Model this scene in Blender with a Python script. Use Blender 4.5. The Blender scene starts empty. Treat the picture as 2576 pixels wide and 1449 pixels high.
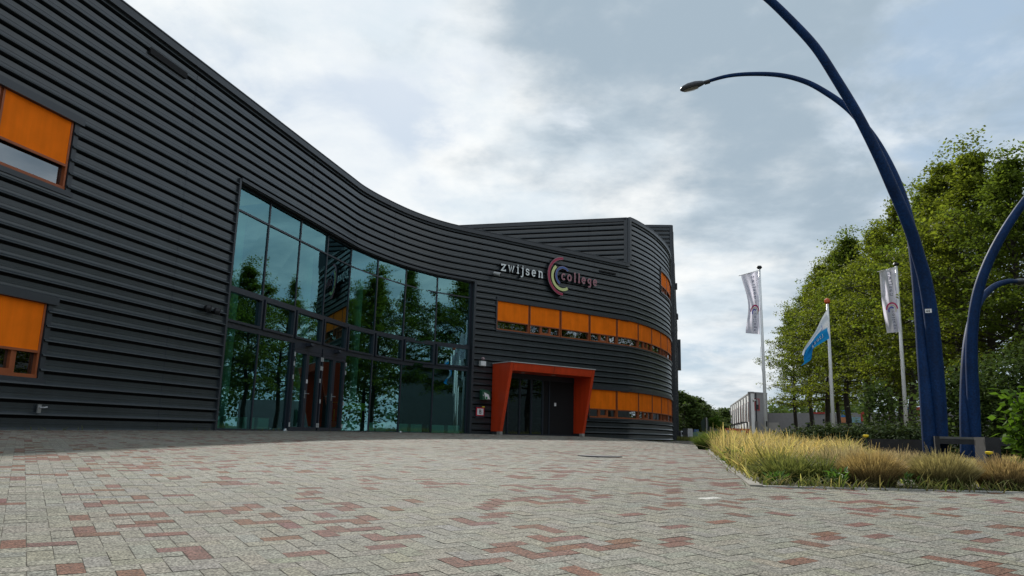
import bpy, math, random
import numpy as np
from mathutils import Vector, Matrix

# ------------------------------------------------------------------ camera, sky, sun
E = 0.62                       # eye height above the paving under the camera
FPX, CX, CY = 1860.0, 1288.0, 724.5      # focal length and centre for a 2576 px wide picture
PITCH, ROLL = math.radians(11.04), math.radians(1.52)
cp, sp, cr, sr = math.cos(PITCH), math.sin(PITCH), math.cos(ROLL), math.sin(ROLL)
sc = bpy.context.scene
cam_d = bpy.data.cameras.new('camera'); cam = bpy.data.objects.new('camera', cam_d)
sc.collection.objects.link(cam); sc.camera = cam
cam_d.sensor_width = 36; cam_d.lens = FPX/2576*36; cam_d.clip_end = 3000; cam_d.clip_start = 0.05
Rv, Uv, Fv = Vector((1, 0, 0)), Vector((0, -sp, cp)), Vector((0, cp, sp))
ix, iy = Rv*cr+Uv*sr, Uv*cr-Rv*sr
M = Matrix.Identity(4)
for i, v in enumerate((ix, iy, -Fv)):
    for j in range(3): M[j][i] = v[j]
M.translation = Vector((0, 0, E)); cam.matrix_world = M
sc.render.resolution_x, sc.render.resolution_y = 1024, 576
sc.view_settings.view_transform = 'Standard'; sc.view_settings.look = 'None'
sc.view_settings.exposure = 0.13; sc.view_settings.gamma = 1.0

SUN_AZ, SUN_EL = math.radians(-10.1), math.radians(33.5)
sl = bpy.data.lights.new('sun', 'SUN'); so = bpy.data.objects.new('sun', sl); sc.collection.objects.link(so)
sl.energy = 3.6; sl.angle = math.radians(1.2); sl.color = (1.0, 0.95, 0.87)
sd = Vector((math.sin(SUN_AZ)*math.cos(SUN_EL), math.cos(SUN_AZ)*math.cos(SUN_EL), math.sin(SUN_EL)))
so.rotation_euler = sd.to_track_quat('Z', 'Y').to_euler()

w = bpy.data.worlds.new('World'); sc.world = w; w.use_nodes = True
nt = w.node_tree; N = nt.nodes; L = nt.links; N.clear()
def nd(t, **k):
    n = N.new(t)
    for a, b in k.items(): setattr(n, a, b)
    return n
def mth(op, a, b=None, c=None, clamp=False):
    n = nd('ShaderNodeMath', operation=op); n.use_clamp = clamp
    for i, v in enumerate((a, b, c)):
        if v is None: continue
        if isinstance(v, (int, float)): n.inputs[i].default_value = v
        else: L.new(v, n.inputs[i])
    return n.outputs[0]
def mixc(f, a, b):
    n = nd('ShaderNodeMix', data_type='RGBA')
    for s, v in ((0, f), (6, a), (7, b)):
        if isinstance(v, (int, float)): n.inputs[s].default_value = v
        elif isinstance(v, tuple): n.inputs[s].default_value = (*v, 1)
        else: L.new(v, n.inputs[s])
    return n.outputs[2]
def ramp(v, a, b):
    n = nd('ShaderNodeMapRange', interpolation_type='SMOOTHSTEP')
    L.new(v, n.inputs[0]); n.inputs[1].default_value = a; n.inputs[2].default_value = b
    return n.outputs[0]
tc = nd('ShaderNodeTexCoord'); dirv = tc.outputs['Generated']
sep = nd('ShaderNodeSeparateXYZ'); L.new(dirv, sep.inputs[0])
zc = mth('MAXIMUM', sep.outputs[2], 0.0)
den = mth('ADD', zc, 0.22)
comb = nd('ShaderNodeCombineXYZ')
L.new(mth('DIVIDE', sep.outputs[0], den), comb.inputs[0]); L.new(mth('DIVIDE', sep.outputs[1], den), comb.inputs[1])
comb.inputs[2].default_value = 0.37
def noise(scale, detail, rough, vec, dist=0.0, off=(0, 0, 0)):
    mp = nd('ShaderNodeMapping'); L.new(vec, mp.inputs[0]); mp.inputs['Location'].default_value = off
    n = nd('ShaderNodeTexNoise'); L.new(mp.outputs[0], n.inputs['Vector'])
    n.inputs['Scale'].default_value = scale; n.inputs['Detail'].default_value = detail
    n.inputs['Roughness'].default_value = rough; n.inputs['Distortion'].default_value = dist
    return n.outputs[0]
cv = comb.outputs[0]
nA = noise(1.35, 7, 0.56, cv, 0.25, (3.1, 1.7, 0))
nB = noise(0.62, 5, 0.5, cv, 0.3, (7.7, 4.2, 0))
nC = noise(2.9, 8, 0.6, cv, 0.35, (1.3, 9.1, 0))
def lobe(az, el, k):           # broad patch of sky round a compass direction
    a, e = math.radians(az), math.radians(el)
    v = nd('ShaderNodeVectorMath', operation='DOT_PRODUCT'); L.new(dirv, v.inputs[0])
    v.inputs[1].default_value = (math.sin(a)*math.cos(e), math.cos(a)*math.cos(e), math.sin(e))
    return mth('POWER', mth('MAXIMUM', v.outputs['Value'], 0.0), k)
sky = nd('ShaderNodeTexSky', sky_type='NISHITA'); sky.sun_disc = False
sky.sun_elevation = SUN_EL; sky.sun_rotation = SUN_AZ
skyc = nd('ShaderNodeVectorMath', operation='SCALE'); L.new(sky.outputs[0], skyc.inputs[0]); skyc.inputs['Scale'].default_value = 0.06
blue = mixc(0.72, skyc.outputs[0], (0.47, 0.61, 0.76))
nF = noise(2.8, 6, 0.56, cv, 0.2, (4.9, 6.6, 0))
blue = mixc(mth('MULTIPLY', ramp(nF, 0.40, 0.66), 0.75), blue, (0.88, 0.91, 0.92))
# cover: how much cloud
cov = mth('ADD', mth('ADD', mth('MULTIPLY', nA, 0.9), mth('MULTIPLY', nB, 0.5)), mth('MULTIPLY', mth('SUBTRACT', nC, 0.4), 0.5))
cov = mth('ADD', cov, mth('MULTIPLY', lobe(16, 22, 10), 0.22))
cov = mth('SUBTRACT', cov, mth('MULTIPLY', lobe(15, 1, 120), 0.28))
cov = mth('SUBTRACT', cov, mth('MULTIPLY', lobe(-11, 21, 90), 0.24))
cov = mth('SUBTRACT', cov, mth('MULTIPLY', lobe(5, 24, 500), 0.16))
cover = ramp(cov, 0.62, 0.80)
# thickness: bright thin cloud to grey-blue thick cloud
th = mth('ADD', mth('MULTIPLY', nB, 0.8), mth('MULTIPLY', nC, 0.55))
th = mth('ADD', th, mth('MULTIPLY', lobe(26, 24, 9), 0.52))
th = mth('ADD', th, mth('MULTIPLY', lobe(1, 31, 260), 0.30))
th = mth('SUBTRACT', th, mth('MULTIPLY', lobe(-12, 24, 14), 0.26))
th = mth('SUBTRACT', th, mth('MULTIPLY', lobe(10, 9, 60), 0.26))
nD = noise(5.0, 5, 0.55, cv, 0.1, (2.2, 5.1, 0))
th = mth('ADD', th, mth('MULTIPLY', mth('SUBTRACT', nD, 0.5), 0.7))
thick = ramp(th, 0.56, 1.08)
nE = noise(3.2, 6, 0.56, cv, 0.15, (8.2, 2.4, 0))
thin = mixc(ramp(nE, 0.36, 0.66), (0.92, 0.935, 0.93), (0.69, 0.77, 0.83))
cloudc = mixc(thick, thin, (0.36, 0.45, 0.53))
col = mixc(cover, blue, cloudc)
below = ramp(sep.outputs[2], -0.03, 0.0)
col = mixc(below, (0.16, 0.16, 0.14), col)
bg = nd('ShaderNodeBackground'); L.new(col, bg.inputs[0]); bg.inputs[1].default_value = 1.0
out = nd('ShaderNodeOutputWorld'); L.new(bg.outputs[0], out.inputs[0])

# ------------------------------------------------------------------ helpers
C = sc.collection
rnd = random.Random(7)
def ray(px, py):
    u, v = px-CX, -(py-CY)
    r = u*cr-v*sr; up = u*sr+v*cr
    return np.array([r, FPX*cp-up*sp, FPX*sp+up*cp])
def atY(px, py, Y):
    d = ray(px, py)*(Y/ray(px, py)[1]); return Vector((d[0], d[1], d[2]+E))
def atH(px, py, H):            # H above the eye
    d = ray(px, py); d = d*(H/d[2]); return Vector((d[0], d[1], d[2]+E))
def projpt(p):
    X, Y, Z = p[0], p[1], p[2]-E
    fw = Y*cp+Z*sp; up = -Y*sp+Z*cp
    return CX+FPX*(X*cr+up*sr)/fw, CY-FPX*(-X*sr+up*cr)/fw
def G(x, y):                   # ground height
    r = np.hypot(x, y); s = np.clip((np.asarray(x)-3)/4, 0, 1); s = s*s*(3-2*s)
    return .54*(1-np.exp(-r/8.3))-.15*s
def g(x, y): return float(G(x, y))

class MB:
    def __init__(s): s.v = []; s.f = []; s.mi = []
    def add(s, vs, fs, m=0):
        o = len(s.v); s.v += [tuple(v) for v in vs]
        for f in fs: s.f.append(tuple(i+o for i in f)); s.mi.append(m)
    def quad(s, a, b, c, d, m=0): s.add((a, b, c, d), ((0, 1, 2, 3),), m)
    def hexa(s, p, m=0):       # 8 corners: bottom 4 then top 4
        s.add(p, ((0, 3, 2, 1), (4, 5, 6, 7), (0, 1, 5, 4), (1, 2, 6, 5), (2, 3, 7, 6), (3, 0, 4, 7)), m)
    def box(s, x0, x1, y0, y1, z0, z1, m=0):
        s.hexa([(x0, y0, z0), (x1, y0, z0), (x1, y1, z0), (x0, y1, z0), (x0, y0, z1), (x1, y0, z1), (x1, y1, z1), (x0, y1, z1)], m)
    def tube(s, pts, rad, n=12, m=0, cap=True):
        pts = [Vector(p) for p in pts]
        if isinstance(rad, (int, float)): rad = [rad]*len(pts)
        t0 = (pts[1]-pts[0]).normalized()
        a = t0.orthogonal().normalized(); rings = []
        for i, p in enumerate(pts):
            t = (pts[min(i+1, len(pts)-1)]-pts[max(i-1, 0)]).normalized()
            a = (a-t*a.dot(t)).normalized(); b = t.cross(a)
            rings.append([p+(a*math.cos(k*2*math.pi/n)+b*math.sin(k*2*math.pi/n))*rad[i] for k in range(n)])
        vs = [v for r in rings for v in r]; fs = []
        for i in range(len(rings)-1):
            for k in range(n):
                k2 = (k+1) % n; fs.append((i*n+k, i*n+k2, (i+1)*n+k2, (i+1)*n+k))
        if cap: fs.append(tuple(range(n-1, -1, -1))); fs.append(tuple((len(rings)-1)*n+k for k in range(n)))
        s.add(vs, fs, m)
    def build(s, name, mats, parent=None, smooth=False, loc=None):
        me = bpy.data.meshes.new(name)
        if loc is not None: vs = [(v[0]-loc[0], v[1]-loc[1], v[2]-loc[2]) for v in s.v]
        else: vs = s.v
        me.from_pydata(vs, [], s.f)
        if not isinstance(mats, (list, tuple)): mats = [mats]
        for m in mats: me.materials.append(m)
        if len(mats) > 1: me.polygons.foreach_set('material_index', s.mi)
        if smooth: me.polygons.foreach_set('use_smooth', [True]*len(me.polygons))
        me.update()
        o = bpy.data.objects.new(name, me); C.objects.link(o)
        if parent is not None: o.parent = parent
        if loc is not None and parent is None: o.location = loc
        return o
def npmesh(name, V, F, mats, parent=None, col=None, smooth=False, loc=None):
    me = bpy.data.meshes.new(name); k = F.shape[1]
    me.vertices.add(len(V)); me.vertices.foreach_set('co', V.astype(np.float32).ravel())
    me.loops.add(F.size); me.loops.foreach_set('vertex_index', F.astype(np.int32).ravel())
    me.polygons.add(len(F)); me.polygons.foreach_set('loop_start', np.arange(len(F), dtype=np.int32)*k)
    me.polygons.foreach_set('loop_total', np.full(len(F), k, dtype=np.int32))
    if smooth: me.polygons.foreach_set('use_smooth', np.ones(len(F), dtype=bool))
    me.update(calc_edges=True); me.validate()
    if col is not None:
        ca = me.color_attributes.new('Col', 'FLOAT_COLOR', 'POINT')
        ca.data.foreach_set('color', np.concatenate([col, np.ones((len(col), 1))], 1).astype(np.float32).ravel())
    for m in (mats if isinstance(mats, (list, tuple)) else [mats]): me.materials.append(m)
    o = bpy.data.objects.new(name, me); C.objects.link(o)
    if parent is not None: o.parent = parent
    if loc is not None: o.location = loc
    return o
def tag(o, label=None, cat=None, group=None, kind=None):
    if label: o['label'] = label
    if cat: o['category'] = cat
    if group: o['group'] = group
    if kind: o['kind'] = kind
    return o
def empty(name, loc, label, cat, group=None, rz=0):
    o = bpy.data.objects.new(name, None); C.objects.link(o); o.location = loc; o.rotation_euler = (0, 0, rz)
    o.empty_display_size = .2
    return tag(o, label, cat, group)
def copy_tree(o, parent=None):
    c = o.copy(); C.objects.link(c); c.parent = parent
    for ch in list(o.children): copy_tree(ch, c)
    return c

def mat(name, col, rough=.6, metal=0, spec=.5, var=0, vscale=3, bump=0, bscale=40, coat=0, island=0, trans=0, colattr=False, speck=0, streak=0):
    m = bpy.data.materials.new(name); m.use_nodes = True; t = m.node_tree; n = t.nodes; l = t.links
    b = n['Principled BSDF']; b.inputs['Base Color'].default_value = (*col, 1)
    b.inputs['Roughness'].default_value = rough; b.inputs['Metallic'].default_value = metal
    b.inputs['Specular IOR Level'].default_value = spec; b.inputs['Coat Weight'].default_value = coat
    geo = n.new('ShaderNodeNewGeometry'); src = None
    if colattr:
        a = n.new('ShaderNodeAttribute'); a.attribute_name = 'Col'; src = a.outputs['Color']
    def mul(src, fac, lo, hi):
        mr = n.new('ShaderNodeMapRange'); l.new(fac, mr.inputs[0]); mr.inputs[3].default_value = lo; mr.inputs[4].default_value = hi
        v = n.new('ShaderNodeVectorMath'); v.operation = 'SCALE'
        if src is None: v.inputs[0].default_value = col
        else: l.new(src, v.inputs[0])
        l.new(mr.outputs[0], v.inputs['Scale']); return v.outputs[0]
    def nz(scale, det=4):
        x = n.new('ShaderNodeTexNoise'); x.inputs['Scale'].default_value = scale; x.inputs['Detail'].default_value = det
        l.new(geo.outputs['Position'], x.inputs['Vector']); return x.outputs[0]
    if var:
        mr = n.new('ShaderNodeMapRange'); l.new(nz(vscale), mr.inputs[0]); mr.inputs[1].default_value = .3; mr.inputs[2].default_value = .7
        src = mul(src, mr.outputs[0], 1-var, 1+var)
    if streak:
        mp = n.new('ShaderNodeMapping'); mp.inputs['Scale'].default_value = (5, 5, .35); l.new(geo.outputs['Position'], mp.inputs[0])
        x = n.new('ShaderNodeTexNoise'); x.inputs['Scale'].default_value = 1.0; x.inputs['Detail'].default_value = 6; l.new(mp.outputs[0], x.inputs['Vector'])
        mr = n.new('ShaderNodeMapRange'); l.new(x.outputs[0], mr.inputs[0]); mr.inputs[1].default_value = .3; mr.inputs[2].default_value = .7; src = mul(src, mr.outputs[0], 1-streak, 1+streak)
    if island: src = mul(src, geo.outputs['Random Per Island'], 1-island, 1+island)
    if speck:
        mr = n.new('ShaderNodeMapRange'); l.new(nz(bscale*1.7, 2), mr.inputs[0]); mr.inputs[1].default_value = .35; mr.inputs[2].default_value = .65
        src = mul(src, mr.outputs[0], 1-speck, 1+speck)
    if speck:
        mr = n.new('ShaderNodeMapRange'); l.new(nz(22, 5), mr.inputs[0]); mr.inputs[1].default_value = .3; mr.inputs[2].default_value = .7
        src = mul(src, mr.outputs[0], 1-speck*.32, 1+speck*.32)
    if src is not None: l.new(src, b.inputs['Base Color'])
    if bump:
        bp = n.new('ShaderNodeBump'); bp.inputs['Strength'].default_value = bump; bp.inputs['Distance'].default_value = .01
        l.new(nz(bscale), bp.inputs['Height']); l.new(bp.outputs[0], b.inputs['Normal'])
    if trans:
        tr = n.new('ShaderNodeBsdfTranslucent'); mx = n.new('ShaderNodeMixShader'); mx.inputs[0].default_value = trans
        if src is not None:
            bw = n.new('ShaderNodeVectorMath'); bw.operation = 'MULTIPLY'; l.new(src, bw.inputs[0]); bw.inputs[1].default_value = (1.5, 1.5, 1.0) if col[1] > col[2]*1.2 else (1.1, 1.08, 1.1)
            l.new(bw.outputs[0], tr.inputs[0])
        else: tr.inputs[0].default_value = (*col, 1)
        l.new(b.outputs[0], mx.inputs[1]); l.new(tr.outputs[0], mx.inputs[2]); l.new(mx.outputs[0], n['Material Output'].inputs[0])
    return m
def glassmat(name, refl, thru, fac=.5, wob=.0, rough=.0):
    m = bpy.data.materials.new(name); m.use_nodes = True; t = m.node_tree; n = t.nodes; l = t.links; n.remove(n['Principled BSDF'])
    gl = n.new('ShaderNodeBsdfGlossy'); gl.inputs['Roughness'].default_value = rough; gl.inputs['Color'].default_value = (*refl, 1)
    tr = n.new('ShaderNodeBsdfTransparent'); tr.inputs[0].default_value = (*thru, 1)
    mx = n.new('ShaderNodeMixShader'); lw = n.new('ShaderNodeLayerWeight'); lw.inputs['Blend'].default_value = .35
    mr = n.new('ShaderNodeMapRange'); l.new(lw.outputs['Fresnel'], mr.inputs[0]); mr.inputs[3].default_value = fac; mr.inputs[4].default_value = 1
    l.new(mr.outputs[0], mx.inputs[0]); l.new(tr.outputs[0], mx.inputs[1]); l.new(gl.outputs[0], mx.inputs[2]); l.new(mx.outputs[0], n['Material Output'].inputs[0])
    if wob:
        x = n.new('ShaderNodeTexNoise'); x.inputs['Scale'].default_value = 1.1; x.inputs['Detail'].default_value = 1.5
        geo = n.new('ShaderNodeNewGeometry'); l.new(geo.outputs['Position'], x.inputs['Vector'])
        bp = n.new('ShaderNodeBump'); bp.inputs['Strength'].default_value = wob; bp.inputs['Distance'].default_value = .02
        l.new(x.outputs[0], bp.inputs['Height']); l.new(bp.outputs[0], gl.inputs['Normal'])
    return m

m_clad = mat('anthracite_cladding', (.021, .029, .034), rough=.30, spec=.75, var=.12, vscale=.9, bump=.06, bscale=9, streak=.16)
m_trim = mat('anthracite_trim', (.032, .038, .046), rough=.4, var=.06)
m_mull = mat('mullion_paint', (.022, .028, .040), rough=.35)
m_dark = mat('dark_gap', (.006, .006, .007), rough=.9)
m_blind = mat('orange_blind', (.90, .185, .006), rough=.8, spec=.1, var=.09, vscale=2.2, bump=.15, bscale=60, streak=.10)
m_wood = mat('orange_brown_frame', (.30, .075, .018), rough=.5, var=.12, vscale=6)
m_portal = mat('orange_red_panel', (.62, .052, .010), rough=.42, var=.08, vscale=1.2, streak=.10)
m_white = mat('white_paint', (.78, .78, .78), rough=.4)
m_grey = mat('light_grey_plastic', (.50, .51, .50), rough=.5)
m_steel = mat('steel', (.45, .46, .47), rough=.35, metal=.8)
m_black = mat('black_plastic', (.012, .012, .014), rough=.5)
m_conc = mat('concrete', (.33, .32, .29), rough=.9, var=.15, vscale=5, bump=.2, bscale=60)
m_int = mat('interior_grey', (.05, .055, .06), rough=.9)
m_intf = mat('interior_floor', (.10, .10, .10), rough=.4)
m_lampb = mat('blue_lamp_paint', (.0022, .024, .090), rough=.6, spec=.2, var=.22, vscale=3, bump=.15, bscale=18, streak=.2, speck=.25)
m_glass = glassmat('teal_solar_glass', (.33, .66, .72), (.38, .80, .70), fac=.33, wob=.006)
m_wglass = glassmat('window_glass', (.75, .82, .88), (.25, .28, .28), fac=.28, wob=.05)

# ------------------------------------------------------------------ facade path
ctrl = [(-10.45, 2.0), (-8.02, 12.0), (-6.66, 17.6), (-5.35, 23.0), (-5.12, 23.9), (-4.63, 25.1), (-3.82, 26.62), (-2.8, 27.93), (-1.52, 28.98), (-.6, 29.65),
        (.75, 30.65), (2.25, 31.75), (3.69, 32.82), (4.9, 33.72), (5.5, 34.2), (6.03, 34.85), (6.99, 36.35), (7.83, 38.05), (8.58, 39.9), (9.1, 41.7), (9.35, 42.8)]
def catmull(P, n=14):
    out = []
    P = [np.array(p, float) for p in P]; Q = [2*P[0]-P[1]]+P+[2*P[-1]-P[-2]]
    for i in range(1, len(Q)-2):
        p0, p1, p2, p3 = Q[i-1:i+3]
        d1 = np.linalg.norm(p2-p1); m1 = (p2-p0)/(np.linalg.norm(p2-p1)+np.linalg.norm(p1-p0))*d1; m2 = (p3-p1)/(np.linalg.norm(p3-p2)+np.linalg.norm(p2-p1))*d1
        for k in range(n):
            t = k/n; out.append((2*t**3-3*t*t+1)*p1+(t**3-2*t*t+t)*m1+(-2*t**3+3*t*t)*p2+(t**3-t*t)*m2)
    out.append(P[-1]); return np.array(out)
PATH = catmull(ctrl); SL = np.concatenate([[0], np.cumsum(np.linalg.norm(np.diff(PATH, axis=0), axis=1))])
# start s at the foot of the point (-.6,29.65)
_i = np.argmin(np.hypot(PATH[:, 0]+.6, PATH[:, 1]-29.65)); SL = SL-SL[_i]; S0, S1 = SL[0], SL[-1]
TAN = np.gradient(PATH, SL, axis=0); TAN /= np.linalg.norm(TAN, axis=1)[:, None]
class Path:
    def __init__(s, P, S, T): s.P, s.S, s.T = P, S, T
    def at(s, q):
        p = np.array([np.interp(q, s.S, s.P[:, k]) for k in (0, 1)]); t = np.array([np.interp(q, s.S, s.T[:, k]) for k in (0, 1)]); t /= np.hypot(*t)
        return p, t
    def __call__(s, q, z, off=0.0):    # z above the eye
        p, t = s.at(q); return (p[0]+t[1]*off, p[1]-t[0]*off, z+E)
FAC = Path(PATH, SL, TAN)
def line_path(a, b):
    a, b = np.array(a, float), np.array(b, float); d = np.linalg.norm(b-a); t = (b-a)/d
    return Path(np.array([a, b]), np.array([0, d]), np.array([t, t]))
def s_of(px, py, path=FAC):            # s where the ray of a pixel meets the facade plan
    d = ray(px, py); a = math.atan2(d[0], d[1]); best = None
    for i in range(len(path.S)-1):
        A, B = path.P[i], path.P[i+1]
        Mx = np.array([[math.sin(a), -(B-A)[0]], [math.cos(a), -(B-A)[1]]])
        if abs(np.linalg.det(Mx)) < 1e-9: continue
        k, t = np.linalg.solve(Mx, A)
        if k > 0 and -1e-6 <= t <= 1.000001: best = path.S[i]+t*(path.S[i+1]-path.S[i]); break
    return best
def z_of(px, py, path=FAC):
    s_ = s_of(px, py, path); p, _ = path.at(s_); d = ray(px, py); return float(np.hypot(*p)/np.hypot(d[0], d[1])*d[2])
MOD = .2475
def profile(z0, z1):
    pts = []; k0 = int((z0-.015)/MOD)-2; k1 = int((z1-.015)/MOD)+2
    for k in range(k0, k1+1):
        b = .015+MOD*k
        pts += [(b, .0), (b+.002, -.06), (b+.048, -.061), (b+.052, .040), (b+.060, .048), (b+.068, .046), (b+.108, .004), (b+.150, .0), (b+.154, .005), (b+.176, .005), (b+.180, 0)]
    o = []
    for i in range(len(pts)):
        a = pts[i]
        if z0 <= a[0] <= z1: o.append(a)
        if i+1 < len(pts):
            c = pts[i+1]
            for zz in (z0, z1):
                if a[0] < zz < c[0]: t = (zz-a[0])/(c[0]-a[0]); o.append((zz, a[1]+t*(c[1]-a[1])))
    return sorted(o)
def ssteps(path, a, b, step=.3):
    if len(path.S) == 2: return [a, b]
    q = [a]; x = a
    while x < b-1e-6:
        _, t1 = path.at(x); _, t2 = path.at(min(x+step, b))
        st = step if abs(t1[0]*t2[1]-t1[1]*t2[0]) > .004 else step*3
        x = min(x+st, b); q.append(x)
    return q
def clad(mb, path, a, b, z0, z1, m=0, lift=0.0):
    pr = [(z, o+lift) for z, o in profile(z0, z1)]; ss = ssteps(path, a, b); n = len(pr); vs = []; fs = []
    for s_ in ss: vs += [path(s_, z, o) for z, o in pr]
    for i in range(len(ss)-1):
        for j in range(n-1):
            if pr[j][1] < -.055 and pr[j+1][1] < -.055: continue     # slot left open: near-black core colour stands in for shade under the lip
            fs.append((i*n+j, (i+1)*n+j, (i+1)*n+j+1, i*n+j+1))
    mb.add(vs, fs, m)
    if m == 0 and b-a > .5:        # butt joints between sheets every 5.4 m
        q = (int(a/5.4)+1)*5.4 if a > 0 else math.ceil(a/5.4)*5.4
        while q < b-.05:
            if q > a+.05: clad(mb, path, q-.012, q+.012, z0, z1, 1, .0025)
            q += 5.4
def fbox(mb, path, a, b, z0, z1, o0, o1, m=0):       # box that follows the facade
    ss = ssteps(path, a, b)
    for i in range(len(ss)-1):
        p, q = ss[i], ss[i+1]
        c = [path(p, z0, o0), path(q, z0, o0), path(q, z0, o1), path(p, z0, o1), path(p, z1, o0), path(q, z1, o0), path(q, z1, o1), path(p, z1, o1)]
        fs = [(0, 1, 2, 3), (4, 7, 6, 5), (3, 2, 6, 7), (0, 4, 5, 1)]
        if i == 0: fs.append((0, 3, 7, 4))
        if i == len(ss)-2: fs.append((1, 5, 6, 2))
        mb.add(c, fs, m)

# ------------------------------------------------------------------ the school
bld = empty('school_building', (0, 30, .5), 'large dark grey school with ribbed metal cladding, curved front wall and orange blinds', 'building')
bld.matrix_world = Matrix.Translation((0, 0, 0)); bld.location = (0, 0, 0)
RT = 8.0; DT = z_of(1582, 546) if False else 10.27
sC = s_of(1582, 662)
gl0, gl1 = s_of(604, 458), s_of(1193, 705)
wl = s_of(190, 305)                    # right edge of the near windows
w0 = s_of(1250, 760); WB = 1.705       # bay width of the window bands
w2 = w0; w1 = w0+3*WB-.02; w3 = w0+7*WB
wend = S1-.25
GT = 5.84                              # top of the curtain wall
cl = MB()
openings = [(wl-3*1.45, wl, 3.97, 5.23), (wl-3*1.45, wl, .68, 1.94), (gl0, gl1, -.3, GT),
            (w2, wend, 4.06, 5.25), (w1, wend, .73, 1.96), (w3, wend, 7.42, 8.52)]
def clad_with_openings(mb, path, a, b, zlo, ztop, ops):
    cuts = sorted({a, b, *[min(max(x, a), b) for o in ops for x in o[:2]]})
    for i in range(len(cuts)-1):
        p, q = cuts[i], cuts[i+1]
        if q-p < 1e-4: continue
        mid = (p+q)/2; zs = sorted([(o[2], o[3]) for o in ops if o[0] <= mid <= o[1]]); z = zlo
        for lo, hi in zs:
            if lo > z: clad(mb, path, p, q, z, min(lo, ztop))
            z = max(z, hi)
        if z < ztop: clad(mb, path, p, q, z, ztop)
clad_with_openings(cl, FAC, S0, sC, -.45, RT-.16, openings)
clad_with_openings(cl, FAC, sC, S1, -.45, DT-.16, openings)
cl.build('cladding', [m_clad, m_mull], bld)
# core behind the slots, near-black to paint the shade under each rib
bk = MB(); 
for a, b, zt in ((S0, gl0-.05, RT-.1), (gl1+.05, sC, RT-.1), (sC, S1, DT-.1)):
    ops = [(o[0], o[1], o[2], o[3]) for o in openings]
    cuts = sorted({a, b, *[min(max(x, a), b) for o in ops for x in o[:2]]})
    for i in range(len(cuts)-1):
        p, q = cuts[i], cuts[i+1]
        if q-p < 1e-4: continue
        z = -.45
        for lo, hi in sorted([(o[2], o[3]) for o in ops if o[0] <= (p+q)/2 <= o[1]]):
            if lo > z: fbox(bk, FAC, p, q, z, lo, -.2, -.07)
            z = hi
        if z < zt: fbox(bk, FAC, p, q, z, zt, -.2, -.07)
fbox(bk, FAC, gl0-.05, gl1+.05, GT+.02, RT-.1, -.2, -.07)
bk.build('wall_core', m_dark, bld)
tr = MB()
fbox(tr, FAC, S0, sC, RT-.16, RT, -.25, .07); fbox(tr, FAC, S0, sC, RT, RT+.025, -.27, .085)
tr.build('roof_fascia', m_trim, bld); tr = MB(); fbox(tr, FAC, sC, S1, DT-.16, DT, -.25, .07); fbox(tr, FAC, sC, S1, DT, DT+.025, -.27, .085)
tr.build('roof_fascia', m_trim, bld)
# flat roofs and rear walls (carry the building's depth)
rf = MB(); ss = ssteps(FAC, S0, S1)
for i in range(len(ss)-1):
    zt = RT-.05 if ss[i+1] <= sC+.01 else DT-.05
    rf.quad(FAC(ss[i], zt, -.1), FAC(ss[i+1], zt, -.1), FAC(ss[i+1], zt, -9), FAC(ss[i], zt, -9))
    rf.quad(FAC(ss[i], -.4, -9), FAC(ss[i+1], -.4, -9), FAC(ss[i+1], zt, -9), FAC(ss[i], zt, -9))
rf.build('roof', m_trim, bld)
# raised third-storey block behind the front: its left flank runs back from the corner
cpt = np.array(FAC.at(sC)[0]); flank_end = np.array([-12.0, 38.9])
flank = line_path(tuple(flank_end), tuple(cpt+np.array([-.05, .1]))); fl = MB(); clad(fl, flank, 0, flank.S[-1]-.14, RT-.2, DT-.16)
fl.build('upper_cladding', [m_clad, m_mull], bld)
ft = MB(); Lf = flank.S[-1]
fbox(ft, flank, 0, Lf-.16, DT-.16, DT, -.2, .07); fbox(ft, flank, 0, Lf-.02, DT+.001, DT+.027, -.2, .085)
fbox(ft, flank, Lf-.16, Lf+.0, RT-.12, DT-.001, -.15, .075)
fbox(ft, FAC, sC-.01, sC+.12, RT-.02, DT-.002, -.1, .078)
ft.build('corner_trim', m_trim, bld)
rb = MB(); e0 = FAC(S1, DT-.06, -.1)
rb.add([(flank_end[0], flank_end[1], DT-.06+E), (cpt[0], cpt[1], DT-.06+E), (8.6, 43.5, DT-.06+E), (-8, 52, DT-.06+E)], [(0, 1, 2, 3)])
rb.add([(flank_end[0], flank_end[1], 0), (flank_end[0], flank_end[1], DT-.06+E), (-8, 52, DT-.06+E), (-8, 52, 0)], [(0, 1, 2, 3)])
rb.add([(8.6, 43.5, 0), (8.6, 43.5, DT-.06+E), (-8, 52, DT-.06+E), (-8, 52, 0)], [(0, 1, 2, 3)])
rb.build('rear_wall', m_trim, bld)
# tallest wing: side wall receding beyond the round corner
TT = 12.55; QC = np.array([9.56, 43.15]); dv = np.array([.2255, .9742])
side = line_path(tuple(QC), tuple(QC+dv*46)); pL = atH(1633, 566, TT)
face = line_path(tuple(QC+(np.array([pL.x, pL.y])-QC)*2.0), tuple(QC))
tw = MB()
sops = [(a, a+6.5, z0, z1) for a in (1.6, 10.5, 20, 31) for z0, z1 in ((.73, 1.96), (4.06, 5.25), (7.42, 8.52))]
clad_with_openings(tw, side, .12, 46, -.45, TT-.16, sops); clad(tw, face, 0, face.S[-1]-.12, 6, TT-.16)
tw.build('wing_cladding', [m_clad, m_mull], bld)
tt = MB(); fbox(tt, side, 0, 46, TT-.16, TT, -.3, .07); fbox(tt, face, 0, face.S[-1], TT-.159, TT+.002, -.3, .068)
fbox(tt, side, -.01, .13, -.4, TT-.161, -.12, .06); fbox(tt, face, face.S[-1]-.13, face.S[-1]-.01, 6, TT-.161, -.12, .06)
for a in (.9, 9.5, 19, 30):
    fbox(tt, side, a, a+.35, -.4, TT-.18, -.02, .09)
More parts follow.
